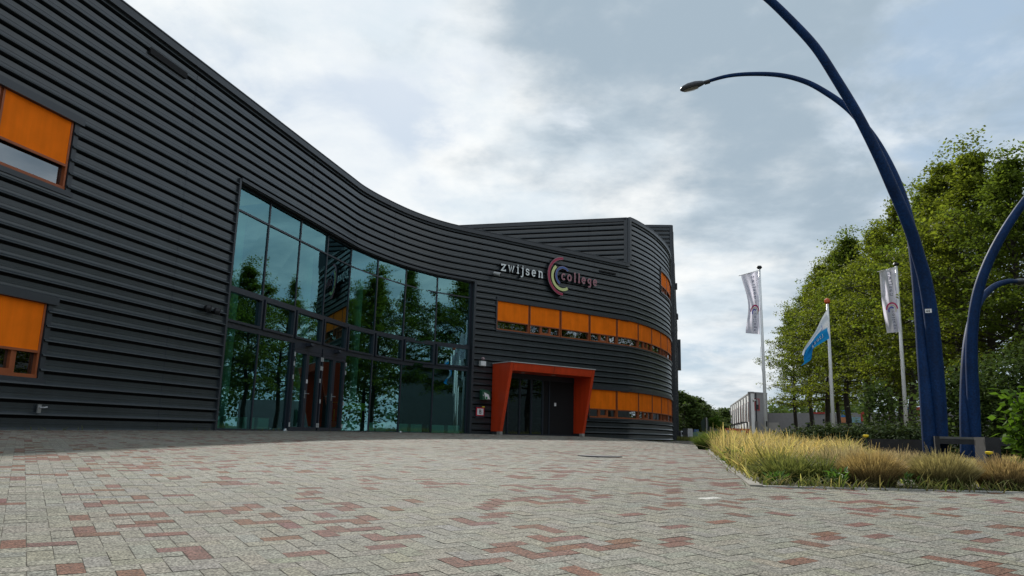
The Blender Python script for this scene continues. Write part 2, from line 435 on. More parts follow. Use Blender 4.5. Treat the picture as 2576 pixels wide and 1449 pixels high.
for a, z in ((9, 10.4), (14, 9), (22, 10.2), (29, 8.6), (38, 9.9)): fbox(tt, side, a, a+.5, z, z+.4, .09, .24)
fbox(tt, side, 30, 33, 6.6, 9.4, .1, .4)
tt.build('wing_trim', m_trim, bld)
tk = MB(); q2 = QC+dv*46; q0 = face.P[0]
for (a, b, zb) in ((QC-np.array([.2, -.1]), q2-np.array([.2, 0]), -.4),): tk.add([(a[0], a[1], zb+E), (b[0], b[1], zb+E), (b[0], b[1], TT-.1+E), (a[0], a[1], TT-.1+E)], [(0, 1, 2, 3)])
tk.add([(QC[0]-.1, QC[1]+.1, TT-.05+E), (q2[0], q2[1], TT-.05+E), (q2[0]-18, q2[1]+4, TT-.05+E), (q0[0], q0[1]+.1, TT-.05+E)], [(0, 1, 2, 3)])
tk.build('wing_core', m_dark, bld)

# window bands ------------------------------------------------------
def window(path, a, b, z0, z1, zb, kind):
    """one bay: orange-brown frame, screen blind in its upper part, glass below"""
    fr = MB(); w = .045; o0, o1 = -.13, -.03
    fbox(fr, path, a, b, z0, z0+.06, o0, o1+.02); fbox(fr, path, a, b, z1-.05, z1, o0, o1)
    fbox(fr, path, a, a+w, z0+.06, z1-.05, o0, o1); fbox(fr, path, b-w, b, z0+.06, z1-.05, o0, o1)
    if kind == 1:
        W = b-a
        for c in (.36, .68):
            fbox(fr, path, a+W*c-.03, a+W*c+.03, z0+.06, z1-.05, o0, o1-.005)
        x0, x1 = a+W*.36+.03, a+W*.68-.03
        fbox(fr, path, x0, x1, z0+.06, z0+.12, o0+.01, o1+.005); fbox(fr, path, x0, x0+.05, z0+.12, z1-.1, o0+.01, o1+.005); fbox(fr, path, x1-.05, x1, z0+.12, z1-.1, o0+.01, o1+.005)
    o = fr.build('window', m_wood, bld)
    gm = MB(); fbox(gm, path, a+w, b-w, z0+.06, z1-.05, -.10, -.085); gm.build('pane', m_wglass, o)
    bm_ = MB(); fbox(bm_, path, a+.05, b-.05, zb+.03, z1-.005, -.026, -.018); bm_.build('blind', m_blind, o)
    bb = MB(); fbox(bb, path, a+.035, b-.035, zb-.012, zb+.03, -.032, -.002); fbox(bb, path, a+.012, a+.05, z0+.05, z1, -.03, -.008); fbox(bb, path, b-.05, b-.012, z0+.05, z1, -.03, -.008)
    bb.build('blind_rail', m_wood, o)
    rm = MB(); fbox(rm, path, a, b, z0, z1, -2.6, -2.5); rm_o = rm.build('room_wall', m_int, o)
    return o
def band(path, s0, s1, wd, z0, z1, zb, ph=0):
    k = 0; x = s0
    while x < s1-.25:
        e = min(x+wd, s1); window(path, x+.015, e-.015, z0, z1, zb, (k+ph) % 2); x += wd; k += 1
    t = MB()
    fbox(t, path, s0-.03, s1, z1, z1+.16, -.14, .055); fbox(t, path, s0-.03, s1, z0-.07, z0, -.16, .05)
    fbox(t, path, s0-.05, s0-.002, z0, z1, -.16, .048)
    t.build('window_surround', m_trim, bld)
BD = .365
band(FAC, w2, wend, WB, 4.06, 5.25, 4.06+BD, 0)
band(FAC, w1, wend, WB, .73, 1.96, .73+BD, 1)
band(FAC, w3, wend, WB, 7.42, 8.52, 7.42+.35, 1)
for z0, z1, zb in ((3.97, 5.23, 4.40), (.68, 1.94, 1.11)):
    for k in range(3): window(FAC, wl-1.45*(k+1)+.01, wl-1.45*k-.01, z0, z1, zb, 0 if z0 > 3 else 1)
    t = MB(); fbox(t, FAC, wl-4.4, wl+.16, z1, z1+.14, -.14, .06); fbox(t, FAC, wl-4.4, wl+.16, z0-.09, z0, -.16, .02)
    fbox(t, FAC, wl+.0, wl+.1, z0, z1, -.16, .01); t.build('window_surround', m_trim, bld)
for o in sops: band(side, o[0], o[1], 1.625, o[2], o[3], o[2]+BD)

# curtain wall ------------------------------------------------------
NB = 8; BW = (gl1-gl0)/NB; zrow = [-.08, 2.36, 3.27, 5.22, GT]
cw = MB(); gz0 = -.19
for k in range(NB+1):
    x = gl0+BW*k; x0, x1 = (x, x+.09) if k == 0 else ((x-.09, x) if k == NB else (x-.025, x+.025))
    fbox(cw, FAC, x0, x1, gz0, GT, -.24, -.125)
for z, h_ in ((2.36, .13), (3.27, .09), (5.22, .045), (GT, .06)): fbox(cw, FAC, gl0, gl1, z-h_/2, z+h_/2, -.235, -.115)
fbox(cw, FAC, gl0, gl1, gz0, gz0+.10, -.235, -.07)
for k in range(NB):            # opening sashes in the middle row
    a, b = gl0+BW*k+.05, gl0+BW*(k+1)-.05; z0, z1 = 2.36+.07, 3.27-.05
    for q in ((a, b, z0, z0+.06), (a, b, z1-.06, z1), (a, a+.06, z0+.06, z1-.06), (b-.06, b, z0+.06, z1-.06)): fbox(cw, FAC, q[0], q[1], q[2], q[3], -.2, -.06)
cwo = cw.build('curtain_wall', m_mull, bld)
for k in range(NB):
    a, b = gl0+BW*k+.02, gl0+BW*(k+1)-.02
    for r in range(4):
        if r == 0 and k in (2, 3): continue
        # each pane is a flat sheet; panes beside each other do not quite line up
        tl = (rnd.random()-.5)*.02; z0, z1 = (zrow[r] if r else gz0+.05), zrow[r+1]
        pn = MB(); c = [FAC(a, z0, -.15+tl), FAC(b, z0, -.15-tl), FAC(b, z1, -.15-tl*.2), FAC(a, z1, -.15+tl*.4)]
        d_ = [FAC(a, z0, -.17+tl), FAC(b, z0, -.17-tl), FAC(b, z1, -.17-tl*.2), FAC(a, z1, -.17+tl*.4)]
        pn.add(c+d_, [(0, 1, 2, 3)]); pn.build('pane', m_glass, cwo)
# surround
ct = MB(); fbox(ct, FAC, gl0-.07, gl0, -.3, GT+.08, -.25, .05); fbox(ct, FAC, gl1, gl1+.10, -.3, GT+.08, -.25, .05); fbox(ct, FAC, gl0, gl1, GT+.03, GT+.11, -.25, .06)
ct.build('curtain_wall_surround', m_trim, bld)
for k in (2, 3):               # two double doors
    for h_ in (0, 1):
        a = gl0+BW*k+.04+h_*(BW-.08)/2; b = a+(BW-.08)/2; z0, z1 = gz0+.02, 2.14
        d = MB(); fr = .085
        for q in ((a, b, z0, z0+.16), (a, b, z1-.1, z1), (a, a+fr, z0+.16, z1-.1), (b-fr, b, z0+.16, z1-.1)): fbox(d, FAC, q[0]+.004, q[1]-.004, q[2], q[3], -.2, -.055)
        do = d.build('door', m_mull, bld)
        p = MB(); p.quad(FAC(a+fr, z0+.16, -.12), FAC(b-fr, z0+.16, -.12), FAC(b-fr, z1-.1, -.12), FAC(a+fr, z1-.1, -.12)); p.build('pane', m_glass, do)
        hx = a+.004 if h_ == 0 else b-.004
        for zz in (.05, 1.35 if k == 2 else .75, 1.72, 1.98):
            hm = MB(); fbox(hm, FAC, hx-.012, hx+.012, zz-.06, zz+.06, -.05, -.02); hm.build('hinge', m_grey, do)
        if h_ == 0:
            hm = MB(); q = b-.045; fbox(hm, FAC, q-.015, q+.015, .80, 1.02, -.055, -.04); hm.tube([FAC(q, .93, -.04), FAC(q, .93, .01), FAC(q+.13, .93, .012)], .011, 8); hm.build('handle', m_steel, do)
    t = MB(); a = gl0+BW*k; fbox(t, FAC, a+.035, a+BW-.035, 2.145, 2.295, -.22, -.05); t.build('door_head', m_mull, bld)
t = MB(); fbox(t, FAC, gl0+BW*2+.8, gl0+BW*2+.86, 1.22, 1.33, -.05, -.035); t.build('door_plate', m_white, bld)
for k, q in ((2, .62), (3, .72)):
    t = MB(); a = gl0+BW*k+q; fbox(t, FAC, a, a+.28, 2.27, 2.36, -.06, .12); t.tube([FAC(a+.05, 2.30, .1), FAC(a-.12, 2.30, .22)], .03, 8); tag(t.build('door_floodlight', m_mull, None), 'small dark floodlight above the %s glass double door' % ('left' if k == 2 else 'right'), 'lamp', 'floodlights over the glass doors')
# interior hall seen through the tinted glass
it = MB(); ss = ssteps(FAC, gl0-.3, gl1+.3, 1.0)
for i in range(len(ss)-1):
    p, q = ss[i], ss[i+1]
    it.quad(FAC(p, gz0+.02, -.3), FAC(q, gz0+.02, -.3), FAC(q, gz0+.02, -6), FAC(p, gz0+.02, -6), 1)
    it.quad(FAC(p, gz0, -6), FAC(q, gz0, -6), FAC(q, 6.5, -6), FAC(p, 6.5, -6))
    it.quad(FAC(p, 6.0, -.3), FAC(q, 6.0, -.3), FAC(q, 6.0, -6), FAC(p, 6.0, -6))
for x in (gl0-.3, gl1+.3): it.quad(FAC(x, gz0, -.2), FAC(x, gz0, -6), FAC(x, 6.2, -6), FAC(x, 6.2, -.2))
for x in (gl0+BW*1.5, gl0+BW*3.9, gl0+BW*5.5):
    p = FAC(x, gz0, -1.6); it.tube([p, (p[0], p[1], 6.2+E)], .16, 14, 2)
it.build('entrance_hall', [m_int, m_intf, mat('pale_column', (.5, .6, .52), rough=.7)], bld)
m_box = mat('white_box', (.75, .85, .78), rough=.6)
bx = [(.25, 'first'), (1.0, 'second'), (1.75, 'third'), (2.45, 'fourth'), (6.95, 'fifth'), (7.6, 'sixth'), (8.55, 'seventh'), (9.2, 'eighth'), (10.3, 'ninth'), (11.0, 'tenth'), (12.0, 'eleventh'), (12.7, 'twelfth')]
for x, nm in bx:
    t = MB(); a = gl0+x*(gl1-gl0)/13.4; fbox(t, FAC, a, a+.52, gz0+.10, .20, -.75, -.42); fbox(t, FAC, a+.03, a+.49, gz0+.03, gz0+.10, -.70, -.48)
    tag(t.build('seat_block', m_box, None), '%s pale low seat block from the left behind the glass front' % nm, 'seat block', 'low seat blocks behind the glass')
tb = empty('side_table', FAC(gl0+BW*5.1, gz0+.03, -1.5), 'yellow table with slim legs behind the glass right of the doors', 'table')
a = gl0+BW*4.98; t = MB(); fbox(t, FAC, a, a+1.1, .62, .86, -1.2, -1.17); fbox(t, FAC, a, a+1.1, .84, .87, -1.7, -1.2); m_yel = mat('yellow_lacquer', (.80, .70, .04), rough=.5)
def relink(o, par): o.parent = par; o.matrix_parent_inverse = Matrix.Translation(par.location).inverted(); return o
relink(t.build('tabletop', m_yel), tb)
for q in (.08, 1.0):
    for d in (-1.25, -1.65):
        t = MB(); t.tube([FAC(a+q, gz0+.03, d), FAC(a+q, .62, d)], .022, 8); relink(t.build('leg', m_yel), tb)
t = MB(); a = gl0+BW*6.35
for k in range(5):
    z = gz0+.45+k*.13; t.tube([FAC(a, z, -1.3), FAC(a, z+.09, -1.3)], [.24, .30], 16)
t.tube([FAC(a, gz0+.03, -1.3), FAC(a, gz0+.46, -1.3)], .2, 12)
tag(t.build('tub_stack', m_box), 'stack of pale round tubs behind the glass right of the yellow table', 'tubs')

# entrance portal ----------------------------------------------------
pa, pt = -.14, 2.66
pb = 3.92
for q in np.arange(3.2, 4.6, .01):
    if projpt(FAC(q, pt, 1.28))[0] >= 1497: pb = q; break
D1, D2, TH = 1.28, .66, .13; zg = -.10
po = MB()
def side_panel(mb, s0, s1):
    mb.hexa([FAC(s0, zg+.12, .05), FAC(s1, zg+.12, .05), FAC(s1, zg+.12, D2), FAC(s0, zg+.12, D2), FAC(s0, pt, .05), FAC(s1, pt, .05), FAC(s1, pt, D1), FAC(s0, pt, D1)])
side_panel(po, pa, pa+TH); side_panel(po, pb-TH, pb)
def dd(z): return D2+(D1-D2)*(z-zg-.12)/(pt-zg-.12)
zl = pt-.30
po.hexa([FAC(pa+TH, zl, .05), FAC(pb-TH, zl, .05), FAC(pb-TH, zl, dd(zl)-.004), FAC(pa+TH, zl, dd(zl)-.004), FAC(pa+TH, pt-.002, .05), FAC(pb-TH, pt-.002, .05), FAC(pb-TH, pt-.002, D1-.004), FAC(pa+TH, pt-.002, D1-.004)])
poo = po.build('entrance_portal', m_portal, bld)
t = MB()
for q in (pa+TH+.003, (pa+pb)/2, pb-TH-.003):
    t.hexa([FAC(q-.006, zl, dd(zl)-.01), FAC(q+.006, zl, dd(zl)-.01), FAC(q+.006, zl, dd(zl)-.0005), FAC(q-.006, zl, dd(zl)-.0005), FAC(q-.006, pt, D1-.01), FAC(q+.006, pt, D1-.01), FAC(q+.006, pt, D1-.0005), FAC(q-.006, pt, D1-.0005)])
t.build('panel_joint', m_dark, poo)
t = MB(); fbox(t, FAC, pa-.02, pb+.02, pt+.001, pt+.03, .04, D1+.03); t.build('cap_strip', m_grey, poo)
for q in (pa, pb-TH):
    t = MB(); t.hexa([FAC(q-.0, zg-.2, D2-.2), FAC(q+TH, zg-.2, D2-.2), FAC(q+TH, zg-.2, D2-.01), FAC(q, zg-.2, D2-.01), FAC(q, zg+.12, D2-.2), FAC(q+TH, zg+.12, D2-.2), FAC(q+TH, zg+.12, D2+.0), FAC(q, zg+.12, D2+.0)]); t.build('portal_foot', m_conc, poo)
    t = MB(); fbox(t, FAC, q+.02, q+TH-.02, zg-.2, zg+.12, .05, D2-.2); t.build('plinth', m_trim, poo)
for q in (.95, 2.55):
    t = MB(); c0, c1 = FAC(q, zl-.001, .6), FAC(q, zl-.018, .6); t.tube([c0, c1], .09, 16); t.build('downlight', m_grey, poo)
# glazed doors inside the portal
pd = MB(); zt = 2.15; i0, i1 = pa+TH, pb-TH
xs = [i0+.02, i0+.62, i0+1.22, i0+1.82, i0+2.42]
fbox(pd, FAC, i0, i1, zt, zl, .05, .12); fbox(pd, FAC, i0, i1, zg-.05, zg+.05, .05, .13); 
for x in xs: fbox(pd, FAC, x-.035, x+.035, zg+.05, zt, .052, .125)
pw = MB(); fbox(pw, FAC, xs[-1]+.035, i1-.002, zg+.05, zt, .053, .10); pw.build('side_panel', m_dark, bld)
fbox(pd, FAC, xs[-1]+.3, xs[-1]+.36, zg+.05, zt, .10, .14)
pdo = pd.build('entrance_door', m_mull, bld)
m_dglass = glassmat('dark_entrance_glass', (.30, .42, .46), (.08, .10, .10), fac=.30, wob=.08)
for k in range(4):
    t = MB(); t.quad(FAC(xs[k]+.035, zg+.05, .085), FAC(xs[k+1]-.035, zg+.05, .085), FAC(xs[k+1]-.035, zt, .085), FAC(xs[k]+.035, zt, .085)); t.build('pane', m_dglass, pdo)
t = MB(); fbox(t, FAC, xs[-1]+.62, xs[-1]+.72, 1.12, 1.26, .10, .115); t.build('notice', m_white, pdo)
t = MB(); fbox(t, FAC, i0, i1, zg-.1, zg-.02, .13, .30); t.build('threshold', m_conc, pdo)

# small slots
for (x, y, wd, hh) in ((1508, 680, 1.0, .07),):
    s_ = s_of(x, y); z = z_of(x, y); t = MB(); fbox(t, FAC, s_, s_+wd, z-hh, z+.0, -.02, .055); t.build('overflow_slot', m_dark, bld)
s_ = s_of(380, 118); z = z_of(380, 118); t = MB(); fbox(t, FAC, s_-.05, s_+1.1, z-.17, z-.03, -.02, .05); t.build('overflow_slot', m_dark, bld)

# ------------------------------------------------------------------ lettering
def arc(cx, cy, r, a0, a1, n=10, ry=None):
    ry = ry or r
    return [(cx+r*math.cos(math.radians(a0+(a1-a0)*i/n)), cy+ry*math.sin(math.radians(a0+(a1-a0)*i/n))) for i in range(n+1)]
GL = {  # strokes of slab-serif letters, x-height 1; (advance, strokes)
 'z': (.95, [[(.0, .78), (.0, 1.0), (.72, 1.0), (.0, 0), (.75, 0), (.75, .2)]]),
 'w': (1.35, [[(.1, 1), (.37, 0), (.62, .95), (.87, 0), (1.12, 1)], [(-.05, 1), (.25, 1)], [(.98, 1), (1.25, 1)]]),
 'i': (.6, [[(.05, 1), (.28, 1), (.28, 0)], [(.05, 0), (.5, 0)], [(.26, 1.28), (.26, 1.45)]]),
 'j': (.6, [[(.08, 1), (.33, 1), (.33, -.25)]+arc(.08, -.25, .25, 0, -90, 5)+[(-.08, -.5)], [(.31, 1.28), (.31, 1.45)]]),
 's': (.9, [[(.62, .72), (.62, .86)]+arc(.34, .75, .28, 40, 270, 9, .25)+arc(.34, .25, .3, 90, -140, 9, .25)+[(.04, .28)]]),
 'e': (1.0, [[(.06, .53), (.74, .53)]+arc(.4, .5, .36, 5, 318, 14, .5)]),
 'n': (1.15, [[(.0, 1), (.22, 1), (.22, 0)], [(.22, .7)]+arc(.52, .68, .3, 170, 0, 8, .32)+[(.82, 0)], [(.05, 0), (.4, 0)], [(.66, 0), (1.0, 0)]]),
 'c': (.95, [arc(.42, .5, .38, 42, 318, 14, .5)]),
 'o': (1.05, [arc(.45, .5, .40, 0, 360, 18, .5)]),
 'l': (.6, [[(.05, 1.5), (.28, 1.5), (.28, 0)], [(.08, 0), (.5, 0)]]),
 'g': (1.0, [arc(.38, .6, .3, 0, 360, 14, .38), [(.66, .85), (.85, 1.0)], [(.68, .6), (.68, -.2)]+arc(.38, -.2, .3, 0, -140, 8, .28)]),
 'B': (1.0, [[(0, 0), (0, 1.5), (.4, 1.5)]+arc(.4, 1.15, .32, 90, -90, 8, .35)+[(0, .8)], [(.4, .8)]+arc(.42, .4, .38, 90, -90, 8, .4)+[(0, 0)]]),
 '4': (.95, [[(.6, 0), (.6, 1.5), (0, .45), (.8, .45)]]),
 '2': (.95, [arc(.36, 1.12, .34, 165, -30, 9, .38)+[(0, 0), (.74, 0)]]),
 '0': (.95, [arc(.36, .75, .34, 0, 360, 16, .75)]),
 '[': (.5, [[(.3, 1.7), (.0, 1.7), (.0, -.2), (.3, -.2)]]),
 'L': (.9, [[(0, 1.5), (0, 0), (.65, 0)]]),
}
def ribbon(mb, pts, wd, mp, h0, h1, m=0, closed=False):
    P = [np.array(p, float) for p in pts]; P = [P[0]]+[P[i] for i in range(1, len(P)) if np.linalg.norm(P[i]-P[i-1]) > 1e-5]
    n = len(P); lf = []; rt = []
    for i in range(n):
        a = P[i]-P[i-1] if i > 0 else P[1]-P[0]; b = P[i+1]-P[i] if i < n-1 else P[i]-P[i-1]
        a = a/np.linalg.norm(a); b = b/np.linalg.norm(b); na = np.array([-a[1], a[0]]); nb = np.array([-b[1], b[0]]); mm = na+nb
        q = np.dot(mm, mm); mm = mm*(2/max(q, .8)) if q > .01 else na
        lf.append(P[i]+mm*wd/2); rt.append(P[i]-mm*wd/2)
    vs = []
    for i in range(n): vs += [mp(*lf[i], h0), mp(*rt[i], h0), mp(*rt[i], h1), mp(*lf[i], h1)]
    fs = []
    for i in range(n-1):
        o = i*4; fs += [(o+3, o+2, o+6, o+7), (o+1, o+5, o+6, o+2), (o, o+3, o+7, o+4)]
    fs += [(0, 1, 2, 3), ((n-1)*4+3, (n-1)*4+2, (n-1)*4+1, (n-1)*4)]
    mb.add(vs, fs, m)
def text(mb, s, mp, x0, y0, size, wd, h0, h1, track=0.0, m=0):
    x = x0; k = 0
    for ch in s:
        adv, st = GL[ch]
        for q in st: ribbon(mb, [(x+a*size, y0+b*size) for a, b in q], wd, mp, h0, h1+.001*(k % 3), m); k += 1
        x += (adv+track)*size
    return x
def text_w(s, size, track): return sum(GL[c][0]+track for c in s)*size

m_sw = mat('sign_white', (.80, .84, .84), rough=.4); m_sr = mat('sign_crimson', (.36, .015, .065), rough=.4); m_sy = mat('sign_yellow', (.66, .72, .30), rough=.4)
m_sb = mat('sign_blue', (.045, .11, .33), rough=.4); m_rim = mat('sign_pink_rim', (.42, .29, .31), rough=.5); m_can = mat('sign_side', (.012, .012, .016), rough=.5)
sg = empty('school_sign', FAC(s_of(1365, 690), 6.7, .1), 'raised school name sign with slab letters and three coloured arcs on the dark wall', 'sign')
smap = lambda a, b, h: FAC(a, b, h)
def sgpart(name, fn, mats): t = MB(); fn(t); return relink(t.build(name, mats), sg)
xa, za = s_of(1256, 681), z_of(1258, 681.5); xb, zb_ = s_of(1364, 695), z_of(1364, 695.5)
sz = .245; tr_ = ((xb-xa)-text_w('zwijsen', sz, 0))/7/sz+.02
def zw(t):
    text(t, 'zwijsen', smap, xa, za, sz, .062, .05, .165, tr_, 1); text(t, 'zwijsen', smap, xa, za, sz, .052, .1655, .175, tr_, 0)
sgpart('name_lettering', zw, [m_sw, m_can])
xa2, za2 = s_of(1407, 703), z_of(1411, 704.5); xb2 = s_of(1499, 718)
tr2 = ((xb2-xa2)-text_w('college', sz, 0))/7/sz+.02
def cg(t):
    text(t, 'college', smap, xa2, za2, sz, .074, .05, .165, tr2, 1); text(t, 'college', smap, xa2, za2, sz, .068, .1655, .172, tr2, 2); text(t, 'college', smap, xa2, za2, sz, .018, .173, .178, tr2, 0)
sgpart('college_lettering', cg, [m_sr, m_can, m_rim])
zt1, zb1 = z_of(1417, 650.6), z_of(1413, 745.7); r1 = (zt1-zb1)/2; e1 = (s_of(1371.8, 697)+r1, (zt1+zb1)/2)
e2z = e1[1]-.03; r2_ = e2z-z_of(1416, 734.6); e2 = (s_of(1380.9, 697)+r2_, e2z)
e3z = z_of(1400, 694.5); r3 = z_of(1410, 671.4)-e3z; e3 = (s_of(1390.6, 697)+r3, e3z)
for nm, r, wd, a0, a1, cx_, cz_, mm in (('red_arc', r1-.06, .12, 90, 270, *e1, m_sr), ('yellow_arc', r2_-.06, .12, 130, 303, *e2, m_sy), ('blue_arc', r3-.055, .11, 45, 242, *e3, m_sb)):
    def fa(t, r=r, wd=wd, a0=a0, a1=a1, cx_=cx_, cz_=cz_):
        pts = arc(cx_, cz_, r, a0, a1, 40); ribbon(t, pts, wd+.01, smap, .05, .16, 1); ribbon(t, pts, wd+.008, smap, .161, .168, 2); ribbon(t, pts, wd-.02, smap, .169, .174, 0)
    sgpart(nm, fa, [mm, m_can, m_rim if nm != 'yellow_arc' else mm])

# ------------------------------------------------------------------ fixtures on the wall
def wallthing(name, label, cat, px, py, fn, group=None):
    s_ = s_of(px, py); z = z_of(px, py); e = empty(name, FAC(s_, z, .05), label, cat, group); fn(e, s_, z); return e
def cctv(e, s_, z):
    t = MB(); t.tube([FAC(s_-.05, z+.05, .04), FAC(s_, z+.05, .2)], .03, 8); relink(t.build('bracket', m_grey), e)
    t = MB(); t.tube([FAC(s_-.09, z+.06, .12), FAC(s_+.06, z-.02, .36)], [.06, .075], 12); relink(t.build('camera_body', m_grey), e)
    t = MB(); t.tube([FAC(s_+.061, z-.021, .362), FAC(s_+.064, z-.022, .368)], .05, 12); relink(t.build('lens', m_black), e)
wallthing('security_camera', 'grey bullet security camera below the first letter of the name sign', 'camera', 1243, 692, cctv)
def jbox(e, s_, z):
    t = MB(); fbox(t, FAC, s_-.13, s_+.13, z-.10, z+.10, .04, .17); relink(t.build('box', m_grey), e)
    t = MB(); fbox(t, FAC, s_-.11, s_+.11, z-.08, z+.08, .171, .185); relink(t.build('cover', m_white), e)
    t = MB(); t.tube([FAC(s_-.02, z-.1, .1), FAC(s_+.05, z-.14, .1), FAC(s_+.16, z-.12, .06)], .008, 6); relink(t.build('cable', m_black), e)
wallthing('wall_unit', 'square light grey box on the wall between glass front and red portal', 'wall box', 1210, 915, jbox)
def dome(e, s_, z):
    t = MB(); t.tube([FAC(s_, z, .04), FAC(s_, z, .12), FAC(s_, z-.04, .16)], [.05, .045, .03], 10); relink(t.build('housing', m_rim), e)
wallthing('wall_sensor', 'tiny reddish sensor just above the light grey wall box', 'sensor', 1212, 902, dome)
def aed(e, s_, z):
    t = MB(); c = [FAC(s_-.19, z-.19, .05), FAC(s_+.19, z-.19, .05), FAC(s_+.19, z-.19, .26), FAC(s_-.19, z-.19, .26), FAC(s_-.19, z+.21, .05), FAC(s_+.19, z+.21, .05), FAC(s_+.19, z+.13, .22), FAC(s_-.19, z+.13, .22)]; t.hexa(c)
    relink(t.build('cabinet', mat('aed_green', (.02, .09, .05), rough=.4)), e)
    t = MB(); t.hexa([FAC(s_-.06, z-.16, .262), FAC(s_+.16, z-.16, .262), FAC(s_+.16, z-.16, .272), FAC(s_-.06, z-.16, .272), FAC(s_-.10, z+.10, .226), FAC(s_+.10, z+.02, .236), FAC(s_+.10, z+.02, .246), FAC(s_-.10, z+.10, .236)]); relink(t.build('door_window', m_white), e)
    t = MB(); fbox(t, FAC, s_-.05, s_+.03, z-.15, z-.07, .273, .278); relink(t.build('symbol', mat('aed_sign_green', (.01, .2, .06), rough=.5)), e)
    t = MB(); t.tube([FAC(s_-.15, z-.02, .25), FAC(s_-.15, z-.02, .262)], .028, 10); relink(t.build('badge', m_grey), e)
wallthing('defibrillator_cabinet', 'green defibrillator cabinet with a pale window beside the red portal', 'cabinet', 1215, 994, aed)
def bsign(e, s_, z):
    t = MB(); fbox(t, FAC, s_-.20, s_+.20, z-.24, z+.22, .05, .075); relink(t.build('back_plate', m_mull), e)
    t = MB(); fbox(t, FAC, s_-.19, s_+.19, z-.16, z+.17, .076, .084); relink(t.build('red_border', mat('letter_sign_red', (.50, .01, .03), rough=.5)), e)
    t = MB(); fbox(t, FAC, s_-.145, s_+.145, z-.12, z+.125, .085, .09); relink(t.build('white_field', m_white), e)
    t = MB(); text(t, 'B', smap, s_-.035, z-.065, .09, .024, .0905, .094); relink(t.build('letter', m_black), e)
    t = MB(); fbox(t, FAC, s_+.08, s_+.20, z+.18, z+.215, .076, .09); relink(t.build('yellow_tag', m_yel), e)
wallthing('letter_sign', 'white plate with a red border and the letter B left of the red portal', 'sign', 1205, 1036, bsign)
def spot(e, s_, z):
    t = MB(); t.tube([FAC(s_, z, .04), FAC(s_, z-.02, .10), FAC(s_+.03, z-.03, .16)], [.06, .085, .075], 14); relink(t.build('housing', m_black), e)
wallthing('wall_spotlight', 'left of two round black spotlights on the dark wall beside the glass', 'lamp', 513, 773, spot, 'black spotlights beside the glass front')
wallthing('wall_spotlight', 'right of two round black spotlights on the dark wall beside the glass', 'lamp', 536, 781, spot, 'black spotlights beside the glass front')
def tap(e, s_, z):
    t = MB(); fbox(t, FAC, s_-.035, s_+.035, z-.07, z+.07, .04, .06); relink(t.build('plate', m_steel), e)
    t = MB(); t.tube([FAC(s_, z+.02, .06), FAC(s_+.03, z+.02, .12), FAC(s_+.09, z+.03, .12)], .014, 8); relink(t.build('spout', m_steel), e)
wallthing('wall_tap', 'small steel tap low on the dark ribbed wall near the near window', 'tap', 92, 1028, tap)
def bolt(e, s_, z):
    t = MB(); t.tube([FAC(s_, z, .03), FAC(s_, z, .09)], .05, 10); relink(t.build('cap', m_grey), e)
for nm, px in (('left', 712), ('right', 1004)):
    s_ = s_of(px, 1083); p = FAC(s_, -.12, .06); t = MB(); t.tube([p, (p[0], p[1], p[2]+.06)], [.06, .03], 10)
    tag(t.build('door_stop', m_steel), '%s small metal door stop on the paving before the glass front' % nm, 'door stop', 'metal door stops')

# ------------------------------------------------------------------ ground, bed and paving
bed = np.array([(1.88, 5.6), (1.98, 6.1), (2.22, 7.37), (2.62, 9.18), (3.05, 11.2), (3.7, 13.6), (4.6, 16.5), (5.7, 20), (7.4, 25.5), (9.2, 31), (10.2, 34), (40, 36), (40, 3.6), (8.5, 5.05), (5.5, 5.35), (3.72, 5.49), (2.9, 5.47)])
def inpoly(x, y, P):
    r = np.zeros(np.shape(x), bool); n = len(P); j = n-1
    for i in range(n):
        xi, yi = P[i]; xj, yj = P[j]
        c = ((yi > y) != (yj > y)) & (x < (xj-xi)*(y-yi)/(yj-yi+1e-12)+xi); r ^= c; j = i
    return r
m_soil = mat('soil', (.088, .080, .06), rough=.95, var=.45, vscale=1.2, bump=.5, bscale=30)
xs_ = np.concatenate([-np.geomspace(900, 14, 14), np.arange(-12, -4, .5), np.arange(-4, 6, .2), np.arange(6, 40.1, .8), np.geomspace(42, 900, 14)]); ys_ = np.concatenate([-np.geomspace(900, 8, 12), np.arange(-6, -1, .5), np.arange(-1, 12, .2), np.arange(12, 60.1, .8), np.geomspace(64, 1500, 16)])
X, Y = np.meshgrid(xs_, ys_); Z = G(X, Y)-.0016
V = np.stack([X.ravel(), Y.ravel(), Z.ravel()], 1); nx = len(xs_)
idx = np.arange(len(V)).reshape(X.shape); F = np.stack([idx[:-1, :-1].ravel(), idx[:-1, 1:].ravel(), idx[1:, 1:].ravel(), idx[1:, :-1].ravel()], 1)
tag(npmesh('ground', V, F, m_soil), kind='structure')
